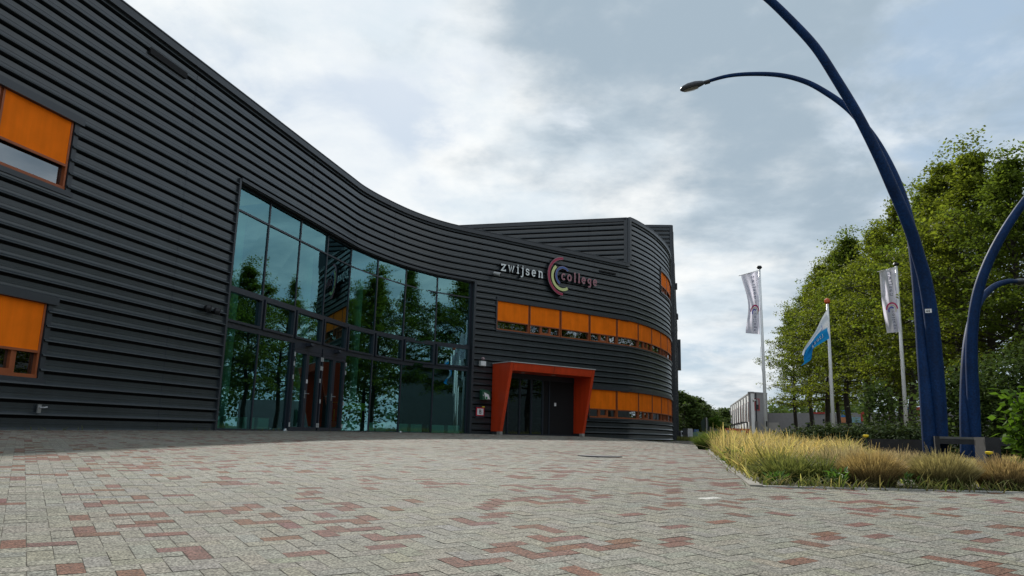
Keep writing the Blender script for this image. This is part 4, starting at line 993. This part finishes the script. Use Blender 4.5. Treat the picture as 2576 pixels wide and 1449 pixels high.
A1 = [(2366, 1125), (2360, 1000), (2350, 872), (2340, 780), (2325, 696), (2309, 640), (2295, 592), (2275, 540), (2243, 467), (2210, 393), (2158, 290), (2103, 198), (2052, 120), (1990, 52), (1922, -12), (1840, -70), (1740, -110), (1640, -112), (1560, -85)]
B1 = [(2340, 1125), (2331, 1000), (2322, 872), (2315, 780), (2307, 690), (2296, 605), (2280, 530), (2256, 458), (2226, 395), (2196, 345), (2165, 306), (2130, 270), (2083, 236), (2030, 207), (1968, 190), (1900, 186), (1832, 191), (1766, 209)]
l1 = street_lamp('street_lamp', 'nearer blue street lamp with two crossing arched poles, one lamp head above the roofline', (2353, 1125), 13.0, [(A1, 11.6, .128, .055), (B1, 14.6, .120, .034)], True)
sticker(l1, atY(2335.5, 782, 13.0-.30))
C2 = [(2452, 1135), (2449, 1020), (2444, 900), (2447, 820), (2458, 745), (2478, 680), (2508, 615), (2548, 548), (2600, 480), (2670, 415), (2760, 370), (2850, 360)]
D2_ = [(2431, 1135), (2428, 1020), (2430, 920), (2436, 850), (2450, 790), (2472, 748), (2502, 720), (2536, 708), (2556, 708)]
l2 = street_lamp('street_lamp', 'farther blue street lamp at the right edge with a low arm behind its tall arm', (2442, 1135), 15.0, [(C2, 14.0, .122, .06), (D2_, 16.5, .110, .05)], True)

# ------------------------------------------------------------------ benches
m_bench = mat('dark_timber', (.018, .019, .022), rough=.75, var=.3, vscale=9, bump=.3, bscale=30); m_btop = mat('weathered_top', (.11, .11, .105), rough=.7, var=.2, vscale=12)
def bench(label, A, B, depth, topz, leg_w=.11, leg_extra=True):
    A, B = Vector(A), Vector(B); t_ = (B-A).normalized(); n_ = Vector((-t_.y, t_.x)); mid = (A+B)/2; z0 = g(mid.x, mid.y)
    e = empty('bench', (mid.x, mid.y, z0), label, 'bench', 'black timber benches before the lamps')
    def bx3(mb, s0, s1, d0, d1, za, zb_):
        c = [A+t_*s0+n_*d0, A+t_*s1+n_*d0, A+t_*s1+n_*d1, A+t_*s0+n_*d1]; mb.hexa([(v.x, v.y, za) for v in c]+[(v.x, v.y, zb_) for v in c])
    L_ = (B-A).length
    t = MB()
    for k in range(3): bx3(t, .02, L_-.02, depth*k/3+.008, depth*(k+1)/3-.008, topz-.035, topz)
    relink(t.build('seat', m_btop), e)
    t = MB(); bx3(t, .0, L_, .0, .05, topz-.12, topz-.037); bx3(t, 0, L_, depth-.05, depth, topz-.12, topz-.037); relink(t.build('apron', m_bench), e)
    for s_ in (0, L_-leg_w): t = MB(); bx3(t, s_, s_+leg_w, -.012, depth+.012, z0-.12, topz+.004); relink(t.build('leg', m_bench), e)
    return e
bt = atY(2462, 1099, 11.6)
b0 = atY(2351, 1099, 12.6); b1 = atY(2474, 1099, 12.3)
bench('black timber bench with a pale top at the foot of the blue lamps', (b0.x, b0.y), (b1.x, b1.y), .5, bt.z, leg_w=.07)
c0 = atY(2476, 1100, 11.3); c1 = atY(2680, 1100, 11.0)
bench('black timber bench running off the right edge of the picture', (c0.x, c0.y), (c1.x, c1.y), .5, atY(2480, 1100, 11.0).z, leg_w=.2)
t = MB(); a = atY(2175, 1103, 15.5); b = atY(2325, 1104, 14.6); zt_ = a.z
d_ = Vector((b.x-a.x, b.y-a.y)).normalized(); n_ = Vector((-d_.y, d_.x))*.25
c = [Vector((a.x, a.y)), Vector((b.x, b.y)), Vector((b.x, b.y))+n_, Vector((a.x, a.y))+n_]; t.hexa([(v.x, v.y, g(v.x, v.y)-.05) for v in c]+[(v.x, v.y, zt_) for v in c])
tag(t.build('timber_edging', m_bench), 'long black timber edging between the dry grass and the low shrubs', 'edging')

# ------------------------------------------------------------------ flagpoles
m_pole = mat('pole_white', (.88, .88, .88), rough=.35); m_cloth = mat('banner_cloth', (.82, .82, .92), rough=.9, spec=.1, trans=.6, var=.04, vscale=4); m_txt = mat('banner_grey', (.22, .22, .33), rough=.9); m_tr = mat('banner_red', (.50, .03, .13), rough=.9); m_tbl = mat('banner_blue', (.10, .12, .42), rough=.9); m_ty = mat('banner_cream', (.62, .58, .45), rough=.9)
def flagpole(px_top, py_top, px_b, D, r, label, cap, extra=None):
    c = atY(px_b, 1085, D); top_ = atY(px_top, py_top, D); z0 = g(c.x, D); e = empty('flagpole', (c.x, D, z0), label, 'flagpole', 'white flagpoles beside the plaza')
    t = MB(); t.tube([(c.x, D, z0-.05), (c.x+(top_.x-c.x)*.5, D, (z0+top_.z)/2), (top_.x, D, top_.z-.1)], [r, r*.85, r*.62], 14); relink(t.build('pole', m_pole, smooth=True), e)
    t = MB()
    if cap == 'ball': t.tube([(top_.x, D, top_.z-.1), (top_.x, D, top_.z-.04), (top_.x, D, top_.z+.04), (top_.x, D, top_.z+.10)], [.05, .10, .09, .02], 12); relink(t.build('finial', mat('finial_orange', (.60, .09, .01), rough=.35)), e)
    else: t.tube([(top_.x, D, top_.z-.11), (top_.x, D, top_.z-.06), (top_.x, D, top_.z)], [.06, .10, .07], 12); relink(t.build('cap', m_black), e)
    t = MB(); zc_ = z0+(top_.z-z0)*.12; xx = c.x+(top_.x-c.x)*.12; t.box(xx-.02, xx+.02, D-r-.02, D-r+.02, zc_-.09, zc_+.09); relink(t.build('cleat', m_black), e)
    t = MB(); zz = z0+(top_.z-z0)*.54; t.tube([(top_.x-.08, D-.05, zz), (top_.x-.12, D-.05, zz-.5), (top_.x-.05, D-.05, zz-.9)], .006, 5); relink(t.build('halyard', m_grey), e)
    return e, top_
def cloth(name, label, D, tl, tr__, bl, br, waist, seedp, extras, group):
    """banner as a rippled sheet hanging from the pole side; u 0 at the fly edge, 1 at the pole"""
    def pt(u, v, h=0.0):
        wl_ = waist*math.sin(math.pi*min(1, max(0, v)))**1.5
        px = (tl[0]*(1-u)+tr__[0]*u)*(1-v)+(bl[0]*(1-u)+br[0]*u)*v+wl_*(1-u); py = (tl[1]*(1-u)+tr__[1]*u)*(1-v)+(bl[1]*(1-u)+br[1]*u)*v
        dy = .10*math.sin(u*7+v*5+seedp)*(1-u*.7)*.6+.03*math.sin(u*15-v*9+seedp*2); dd_ = D-.05+dy+.75*(1-u)-h; P = atY(px, py, dd_); return P
    n, m_ = 26, 60; t = MB(); vs = [pt(i/n, j/m_) for j in range(m_+1) for i in range(n+1)]; fs = [(j*(n+1)+i, j*(n+1)+i+1, (j+1)*(n+1)+i+1, (j+1)*(n+1)+i) for j in range(m_) for i in range(n)]
    t.add(vs, fs); o = t.build(name, m_cloth, smooth=True); tag(o, label, 'banner', group)
    extras(o, pt); return o
def banner_print(o, pt):
    # printed text is seen from behind, so it reads mirrored and runs down the cloth; a along v, letter-up towards the fly
    asp = 3.6
    mp = lambda a, b, h: tuple(pt(1-(b+.28), a, .012+h))
    def st(mm, nm, fn): t = MB(); fn(t); t.build(nm, mm, o)
    def tx(t, s_, a0, size):
        x = a0
        for ch in s_:
            adv, stt = GL[ch]
            for q in stt:
                pts = [(x+p*size, p2*size*asp) for p, p2 in q]
                # thin ribbons, width in v
                P = [np.array(p) for p in pts]
                for i in range(len(P)-1):
                    d = P[i+1]-P[i]; dm = np.array([d[0]*asp, d[1]]); L_ = np.linalg.norm(dm)
                    if L_ < 1e-6: continue
                    nn_ = np.array([-dm[1], dm[0]])/L_*.015; nn_ = np.array([nn_[0]/asp, nn_[1]])
                    t.add([mp(*(P[i]+nn_), 0), mp(*(P[i]-nn_), 0), mp(*(P[i+1]-nn_), 0), mp(*(P[i+1]+nn_), 0)], ((0, 1, 2, 3),))
            x += (adv+.35)*size
    for wrd, a_, sz_ in (('zwijsen', .06, .043), ('college', .66, .036)):
        for ch_ in wrd:
            st(m_txt, 'letter', lambda t: tx(t, ch_, a_, sz_)); a_ += (GL[ch_][0]+.35)*sz_
    def ar(t, r, a0, a1, wd, c0, c1):
        pts = arc(0, 0, 1, a0, a1, 24)
        for i in range(24):
            p, q = pts[i], pts[i+1]; ri, ro = r-wd/2, r+wd/2
            t.add([mp(c0+p[0]*ri/asp, c1+p[1]*ri, 0), mp(c0+p[0]*ro/asp, c1+p[1]*ro, 0), mp(c0+q[0]*ro/asp, c1+q[1]*ro, 0), mp(c0+q[0]*ri/asp, c1+q[1]*ri, 0)], ((0, 1, 2, 3),))
    st(m_tr, 'red_arc', lambda t: ar(t, .36, 90, 270, .09, .635, .12)); st(m_tbl, 'blue_arc', lambda t: ar(t, .18, 60, 235, .09, .65, .16)); st(m_ty, 'cream_arc', lambda t: ar(t, .27, 125, 300, .07, .645, .13))
f1, _ = flagpole(1910, 669, 1928, 26, .063, 'white flagpole with a black cap nearest the school', 'cap')
f2, _ = flagpole(2254, 661, 2281, 24.5, .066, 'white flagpole with a black cap just left of the blue lamp', 'cap')
f3, _ = flagpole(2081, 757, 2097, 25, .064, 'shorter white flagpole with an orange finial between the two banner poles', 'ball')
BG = 'white vertical banners'
cloth('banner', 'white vertical banner narrowed in its middle, on the pole nearest the school', 26, (1864, 692), (1907.5, 682), (1876, 838), (1911.5, 841), 12, 1.0, banner_print, BG)
cloth('banner', 'straight white vertical banner on the pole beside the blue lamp', 24.5, (2212, 682), (2250.5, 674), (2231, 838), (2264, 835), -3, 2.3, banner_print, BG)
for nm, (x0, y0, x1, y1), D in (('left', (1858, 694, 1909, 680), 26), ('right', (2207, 684, 2253, 672), 24.5)):
    t = MB(); t.tube([atY(x0, y0, D+.72), atY(x1, y1, D-.03)], .012, 6); o = t.build('banner_arm', m_grey); relink(o, f1 if nm == 'left' else f2)
# town flag
D = 24.9; nu, nv = 44, 26; vs = []; cols_ = []
topc = catmull([(2080, 776, 0), (2062, 812, 0), (2040, 850, 0), (2018, 892, 0)], 16); botc = catmull([(2083, 852, 0), (2062, 865, 0), (2046, 878, 0), (2036, 905, 0), (2016, 921, 0)], 12)
def samp(cv_, u): f = u*(len(cv_)-1); i = min(int(f), len(cv_)-2); return cv_[i]+(cv_[i+1]-cv_[i])*(f-i)
def fpt(u, v, h=0):
    p = samp(topc, u)*(1-v)+samp(botc, u)*v; P = atY(p[0], p[1], D); return (P.x, D-.05+.16*math.sin(u*9+v*4)*u+.06*math.sin(v*11+u*3)-h, P.z)
for j in range(nv+1):
    for i in range(nu+1):
        u, v = i/nu, j/nv; vs.append(fpt(u, v)); edge_ = .50*(1-u)**1.4+.13+.02*math.sin(u*12); cols_.append((.55, .60, .64) if v < edge_ else (.012, .20, .46))
F = np.array([(j*(nu+1)+i, j*(nu+1)+i+1, (j+1)*(nu+1)+i+1, (j+1)*(nu+1)+i) for j in range(nv) for i in range(nu)])
fo = npmesh('town_flag', np.array(vs), F, mat('flag_cloth', (.5, .5, .5), rough=.9, spec=.1, colattr=True, trans=.3), col=np.array(cols_), smooth=True)
tag(fo, 'limp blue and white flag hanging on the shorter pole with the orange finial', 'flag')
t = MB(); 
def ftxt(t, s_, u0, v0, su, sv):
    x = 0
    for ch in s_:
        adv, st = GL[ch]
        for q in st:
            for i in range(len(q)-1):
                a, b = q[i], q[i+1]; w_ = .008
                A_ = fpt(u0+(x+a[0])*su, v0-a[1]*sv, .03); B_ = fpt(u0+(x+b[0])*su, v0-b[1]*sv, .03); t.tube([A_, B_], .009, 4, cap=False)
        x += adv+.25
for k_, ch_ in enumerate('[2022'):
    t = MB(); ftxt(t, ch_, .20+(0 if k_ == 0 else .75+(k_-1)*1.2)*.075, .78, .075, .07); t.build('letter', m_sw, fo)
t = MB(); ftxt(t, 'L', .28, .38, .10, .10); t.build('emblem', m_tbl, fo)

# ------------------------------------------------------------------ buildings and things beyond
m_gb = mat('grey_brick', (.25, .24, .235), rough=.9, var=.07, vscale=3); m_wr = mat('white_render', (.80, .79, .76), rough=.8, var=.05, vscale=1); m_bb = mat('beige_brick', (.42, .40, .36), rough=.9, var=.06, vscale=4); m_red = mat('red_trim', (.30, .03, .03), rough=.6); m_dk = mat('dark_window', (.02, .025, .03), rough=.1)
D = 92.0; A = atY(1888, 989, D); zt_ = A.z; gz = .45
lf = ray(1837.5, 1023); kf = (zt_-E)/lf[2]; Bp = lf*kf; Bp = Vector((Bp[0], Bp[1]))      # far end of the side wall at the same roof height
A2 = Vector((A.x, A.y)); Rr = atY(1931, 1035, D+2); R2 = Vector((atY(1931, 1030, D+1.5).x, D+1.5))
off = empty('office_building', (A2.x, A2.y, gz), 'two storey grey and white building with narrow side windows beyond the dry grass', 'building')
def wallq(mb, a, b, z0, z1, m=0, out=0.0):
    d = (b-a).normalized(); n_ = Vector((d.y, -d.x))*out; mb.quad((a.x+n_.x, a.y+n_.y, z0), (b.x+n_.x, b.y+n_.y, z0), (b.x+n_.x, b.y+n_.y, z1), (a.x+n_.x, a.y+n_.y, z1), m)
def wallbox(mb, a, b, u0, u1, z0, z1, o0, o1, m=0):
    d = (b-a).normalized(); n_ = Vector((d.y, -d.x)); c = [a+d*u0+n_*o0, a+d*u1+n_*o0, a+d*u1+n_*o1, a+d*u0+n_*o1]
    mb.hexa([(v.x, v.y, z0) for v in c]+[(v.x, v.y, z1) for v in c], m)
t = MB(); wallbox(t, Bp, A2, 0, (A2-Bp).length, -.2, zt_, -.4, 0, 0); wallbox(t, A2, R2, .02, (R2-A2).length, -.2, zt_, -.4, 0, 1)
back = Vector((R2.x+14, R2.y+48)); t.quad((A2.x, A2.y, zt_-.02), (R2.x, R2.y, zt_-.02), (back.x, back.y, zt_-.02), (Bp.x, Bp.y, zt_-.02), 1); t.quad((R2.x, R2.y, -.2), (back.x, back.y, -.2), (back.x, back.y, zt_), (R2.x, R2.y, zt_), 1)
relink(t.build('wall', [m_wr, m_gb]), off)
Ls = (A2-Bp).length
t = MB(); wallbox(t, Bp, A2, 0, Ls+.05, zt_, zt_+.18, -.4, .06); wallbox(t, A2, R2, -.05, (R2-A2).length, zt_+.002, zt_+.178, -.4, .06); relink(t.build('roof_edge', m_gb), off)
for k in range(9): t = MB(); u = Ls*(.02+.118*k); wallbox(t, Bp, A2, u, u+.3, .3, zt_-.1, .0, .12); relink(t.build('pilaster', m_gb), off)
for k in range(9):
    for q in (.4, .72) if k > 4 else (.5,):
        t = MB(); u = Ls*(.02+.118*k)+Ls*.118*q; u = min(u, Ls-1.5); wallbox(t, Bp, A2, u, u+.8, zt_-3.4, zt_-.9, -.05, .03); wo = relink(t.build('window', m_red), off)
        t = MB(); wallbox(t, Bp, A2, u+.12, u+.68, zt_-3.3, zt_-1.0, .031, .04); o = t.build('pane', m_dk); relink(o, off); o.parent = wo; o.matrix_parent_inverse = Matrix.Identity(4); o.matrix_parent_inverse = wo.matrix_parent_inverse.inverted()@off.matrix_parent_inverse if False else Matrix.Translation((0, 0, 0))
for k in range(5): t = MB(); u = Ls*(.25+.15*k); wallbox(t, Bp, A2, u, u+1.0, 2.6, 2.75, .0, .9); relink(t.build('canopy', m_dk), off)
wa, wb = atY(1901, 1002, D), atY(1920, 1033, D); t = MB(); wallbox(t, A2, R2, wa.x-A2.x, wb.x-A2.x, wb.z, wa.z, -.05, .06); wo = relink(t.build('window', m_red), off)
t = MB(); wallbox(t, A2, R2, wa.x-A2.x+.15, wb.x-A2.x-.2, wb.z+.15, (wa.z+wb.z)/2, .061, .07); t.build('pane', m_dk, wo)
t = MB(); wallbox(t, A2, R2, wa.x-A2.x+.15, wb.x-A2.x-.2, (wa.z+wb.z)/2, wa.z-.1, .061, .072); t.build('blind', m_gb, wo)
# low school building behind the trees
LB0 = R2+Vector((.02, .3)); D2b = 78.0; LB1 = Vector((atY(2640, 1060, D2b-6).x, D2b-6)); zl_ = atY(1960, 1037, 90).z
low = empty('low_building', (LB0.x, LB0.y, gz), 'long low grey building with coloured panels, seen between the tree trunks', 'building')
t = MB(); wallbox(t, LB0, LB1, 0, (LB1-LB0).length, -.2, zl_, -6, 0); relink(t.build('wall', m_gb), low); LL = (LB1-LB0).length
ang_ = LB1-LB0
def lbu(px): # distance along the low facade for a picture column
    d = ray(px, 1070); a = Vector((d[0], d[1])); k_, u_ = np.linalg.solve(np.array([[a.x, -ang_.x/LL], [a.y, -ang_.y/LL]]), np.array([LB0.x, LB0.y])); return u_
def lz(px, py): u = lbu(px); p = LB0+ang_*(u/LL); return atY(px, py, p.y).z
def lpanel(nm, x0, x1, y0, y1, mm, o=.05): t = MB(); wallbox(t, LB0, LB1, lbu(x0), lbu(x1), lz(x0, y1), lz(x0, y0), -.02, o); return relink(t.build(nm, mm), low)
m_pb = mat('panel_blue', (.02, .18, .48), rough=.6); m_pr = mat('panel_red', (.40, .04, .03), rough=.6); m_pw = mat('panel_pale', (.55, .58, .58), rough=.6); m_po = mat('panel_orange', (.50, .20, .09), rough=.7)
lpanel('brick_base', 1932, 1960, 1063, 1100, m_bb, .04); lpanel('red_trim', 2049, 2083, 1037, 1041, m_pr, .12); lpanel('blue_panel', 2118, 2131, 1032, 1049, m_pb); lpanel('mural_panel', 2116, 2142, 1050, 1063, m_po, .2); lpanel('pale_blue_panel', 2143, 2168, 1050, 1063, mat('panel_teal', (.20, .36, .42), rough=.7), .2)
lpanel('red_panel', 2169, 2185, 1036, 1060, m_pr, .2); lpanel('blue_panel', 2282, 2291, 1026, 1046, m_pb); lpanel('pale_panel', 2291, 2308, 1026, 1046, m_pw); lpanel('red_panel', 2309, 2324, 1024, 1046, m_pr); lpanel('window', 2030, 2044, 1063, 1075, m_dk)
for x in (2071, 2079): lpanel('vent', x, x+4, 1054, 1059, m_dk)
t = MB(); hall = empty('neighbour_hall', (33, 5, .4), 'long pale grey hall outside the right edge, mirrored in the glass front', 'building')
HA, HB = Vector((30, 38)), Vector((34, -30)); wallbox(t, HA, HB, 0, (HB-HA).length, -.2, 6.2, -8, 0); relink(t.build('wall', mat('hall_wall', (.13, .14, .14), rough=.9, var=.1)), hall)
t = MB(); wallbox(t, HA, HB, -.1, (HB-HA).length+.1, 6.2, 6.45, -8, .12); relink(t.build('roof_edge', m_trim), hall)
# small far things left of the grey building
def fbx(name, label, cat, x0, x1, y0, y1, D, mm, dep=2.0, group=None):
    a, b = atY(x0, y0, D), atY(x1, y1, D); t = MB(); z0 = g(a.x, D)-.05; t.box(a.x, b.x, D, D+dep, min(b.z, z0) if y1 > 1093 else b.z, a.z)
    return tag(t.build(name, mm), label, cat, group)
m_vw = mat('van_white', (.62, .64, .66), rough=.4)
def van():
    D = 75; a, b = atY(1713, 1084, D), atY(1727, 1101, D); z0 = g(a.x, D); H = a.z-z0; W = b.x-a.x
    e = empty('parked_van', ((a.x+b.x)/2, D, z0), 'white van parked beyond the corner of the school', 'van'); t = MB()
    pr = [(0, .25), (0, H*.97), (.15, H), (3.4, H), (4.1, H*.62), (4.7, H*.5), (4.8, .25)]
    n = len(pr); vs = [(-W/2, y, z) for y, z in pr]+[(W/2, y, z) for y, z in pr]; t.add(vs, [tuple(range(n)), tuple(range(2*n-1, n-1, -1))]+[(i, i+n, (i+1) % n+n, (i+1) % n) for i in range(n)])
    t.build('body', m_vw, e)
    for y in (.8, 3.9):
        for x in (-W/2, W/2): t = MB(); t.tube([(x-.1, y, .32), (x+.1, y, .32)], .32, 14); t.build('wheel', m_black, e)
    t = MB(); t.box(-W*.38, W*.38, -.02, -.005, H*.55, H*.85); t.build('rear_window', m_dk, e)
van()
fbx('site_cabin', 'white upright cabin beyond the corner of the school', 'cabin', 1730, 1743, 1078, 1101, 70, m_vw)
fbx('skip_container', 'grey green container beside the white cabin', 'container', 1744, 1768, 1087, 1101, 72, mat('cont_green', (.12, .22, .19), rough=.6))
fbx('tarpaulin_load', 'blue load lying on top of the grey green container', 'load', 1746, 1758, 1080, 1087, 72.3, mat('load_blue', (.05, .12, .28), rough=.7), 1.2)
D = 38; t = MB(); P = [atY(x, y, D) for x, y in ((1772, 1050), (1782, 1057), (1784, 1085), (1780, 1099), (1773, 1099), (1766, 1085), (1763, 1062))]
e = empty('road_sign', (P[3].x, D, g(P[3].x, D)), 'dark green tapered sign board on a grey post, seen from behind', 'sign'); n = len(P)
t.add([tuple(p) for p in P]+[(p.x, p.y+.06, p.z) for p in P], [tuple(range(n)), tuple(range(2*n-1, n-1, -1))]+[(i, i+n, (i+1) % n+n, (i+1) % n) for i in range(n)]); relink(t.build('board', mat('sign_green', (.012, .03, .02), rough=.6)), e)
t = MB(); pp = atY(1777, 1050, D-.1); t.tube([(pp.x, pp.y, g(pp.x, D)-.1), (pp.x, pp.y, pp.z)], .035, 10); relink(t.build('post', m_steel), e)
# fence along the lane
t = MB(); a, b = atY(1784, 1086, 44), atY(1826, 1077, 84); a2, b2 = Vector((a.x, 44)), Vector((b.x, 84)); Lf_ = (b2-a2).length; e = empty('picket_fence', (a2.x, a2.y, g(a2.x, a2.y)), 'weathered grey board fence running towards the painted wall', 'fence')
zf = a.z
wallbox(t, a2, b2, 0, Lf_, .30, zf+.10, -.02, .02); relink(t.build('boards', mat('fence_grey', (.28, .27, .25), rough=.9, var=.3, vscale=3)), e)
for k in range(14): t = MB(); u = Lf_*k/13; wallbox(t, a2, b2, u, u+.12, .2, zf+.28, .021, .12); relink(t.build('post', mat('post_grey', (.2, .19, .17), rough=.9) if k == 0 else bpy.data.materials['post_grey']), e)
D = 84; a, b = atY(1826, 1077, D), atY(1887, 1095, D); t = MB(); e = empty('painted_wall', (a.x, D, g(a.x, D)), 'low red topped wall painted with coloured patches beside the office building', 'wall')
t.box(a.x, b.x, D, D+.2, .2, a.z); relink(t.build('wall_face', m_pr), e)
for x0, x1, y0, mm, nm in ((1828, 1835, 1083, m_pb, 'blue_patch'), (1837, 1843, 1084, m_po, 'orange_patch'), (1845, 1853, 1083, m_yel, 'yellow_patch'), (1864, 1874, 1083, bpy.data.materials['panel_teal'], 'teal_patch')):
    p, q = atY(x0, y0, D), atY(x1, 1095, D); t = MB(); t.box(p.x, q.x, D-.03, D-.004, max(.3, q.z), p.z); relink(t.build(nm, mm), e)
D = 60; a = atY(1901, 989, D); e = empty('lamp_post', (a.x, D, g(a.x, D)), 'thin dark lamp post with a small white head before the office building', 'street lamp')
t = MB(); t.tube([(a.x, D, g(a.x, D)-.1), (a.x, D, a.z)], .05, 8); relink(t.build('pole', m_mull), e); h_ = atY(1896, 1008, D); t = MB(); t.tube([(a.x, D, h_.z+.05), (h_.x-.05, D, h_.z)], [.05, .12], 8); relink(t.build('lamp_head', m_white), e)
p = atY(1903, 1070, D); t = MB(); t.box(p.x-.15, p.x+.1, D-.15, D-.06, p.z-.3, p.z+.3); relink(t.build('control_box', m_gb), e)
# far trees
far = make_tree(31, 9, 4.0, .5, 46, 9000, .42, m_leaf[2]); first = True
for k, (px, D, ty_, s_, lb) in enumerate([(1722, 96, 985, 1.0, 'leftmost far tree just beyond the corner of the school'), (1755, 100, 1001, .9, 'rounded far tree between the school corner and the office building'), (1773, 108, 1020, .8, 'lower far tree right of the rounded one'), (1805, 140, 1034, 1.1, 'distant hazy tree above the board fence'), (1828, 135, 1028, 1.0, 'thin topped distant tree left of the white office wall'), (1738, 110, 1000, 1.0, 'far tree filling the gap behind the two left far trees'), (1790, 125, 1042, 1.0, 'low distant tree behind the dark sign board')]):
    o = far if first else copy_tree(far); first = False; c = atY(px, 1090, D); H = atY(px, ty_, D).z-.5; o.location = (c.x, D, .45); o.rotation_euler = (0, 0, k*1.7); o.scale = (s_, s_, H/9); tag(o, lb, 'tree', 'far trees beyond the lane')
for k, (px, ty_, nm) in enumerate(((1791, 1056, 'left'), (1803, 1051, 'right'))):
    c = atY(px, 1080, 60); H = atY(px, ty_, 60).z-.5; make_shrub(80+k, .9, .9, H, 150, .14, m_near, 'ivy_column', '%s of two bright green clipped columns above the board fence' % nm, 'shrub', (c.x, 60, .45), 'bright green columns by the lane')
# distant wood closing the horizon
rs_ = np.random.default_rng(3); n = 9500; az_ = rs_.uniform(math.radians(8), math.radians(190), n); rr_ = rs_.uniform(170, 230, n); hz_ = 7*rs_.random(n)**.7*(1+.25*np.sin(az_*40))*(1+1.5*np.clip((az_-.36)/.12, 0, 1))
V, F = leafcloud(np.stack([rr_*np.sin(az_), rr_*np.cos(az_), .4+hz_], 1), 9, 1.0, 1.3, rs_)
tag(npmesh('distant_wood', V, F, m_leaf[2]), kind='stuff')
# rough verge along the side of the school
n = 5000; gx = rs_.uniform(8.6, 13.5, n); gy = rs_.uniform(44, 62, n); parts = blades(gx, gy, G(gx, gy), n, .22, .3, .4, .03, np.tile([.08, .10, .03], (n, 1)), np.tile([.20, .20, .07], (n, 1)), rs_)
tag(npmesh('verge_grass', parts[0], parts[1], m_grass, col=parts[2]), kind='stuff')

# crumbs, leaves and weeds that gather on the paving and at the foot of the wall
n = 420; lx = rs_.uniform(-8, 6, n); ly = rs_.uniform(1.8, 26, n); wx_ = np.interp(ly, PATH[:, 1], PATH[:, 0]); ok = (lx > wx_+.1) & ~inpoly(lx, ly, bed); lx, ly = lx[ok], ly[ok]
P = np.stack([lx, ly, G(lx, ly)+.004], 1); d = rs_.normal(0, 1, (len(P), 3)); d[:, 2] *= .1; d /= np.linalg.norm(d, axis=1)[:, None]; s2 = np.stack([-d[:, 1], d[:, 0], 0*d[:, 0]], 1); L2 = rs_.uniform(.006, .02, len(P))[:, None]
V = np.stack([P, P+d*L2*.6+s2*L2*.3, P+d*L2, P+d*L2*.6-s2*L2*.3], 1).reshape(-1, 3); cc = np.repeat(np.where(rs_.random(len(P))[:, None] < .4, [.62, .60, .50], [.16, .11, .05]), 4, 0)
tag(npmesh('litter', V, np.arange(len(P)*4).reshape(-1, 4), mat('litter', (.3, .3, .3), rough=.9, colattr=True), col=cc), kind='stuff')
bq = rs_.uniform(S0+2, S1-.3, 900)*1.0; bq = bq[(rs_.random(900) < np.sin(bq*1.9)*.4+.35) & ~((bq > -.3) & (bq < 4.1))]
bp = np.array([FAC(q, 0, .07+abs(rs_.normal(0, .03))) for q in bq]); parts = blades(bp[:, 0], bp[:, 1], G(bp[:, 0], bp[:, 1]), len(bp), .07, .4, .6, .012, np.tile([.07, .09, .03], (len(bp), 1)), np.tile([.20, .20, .07], (len(bp), 1)), rs_)
tag(npmesh('wall_weeds', parts[0], parts[1], m_grass, col=parts[2]), kind='stuff')
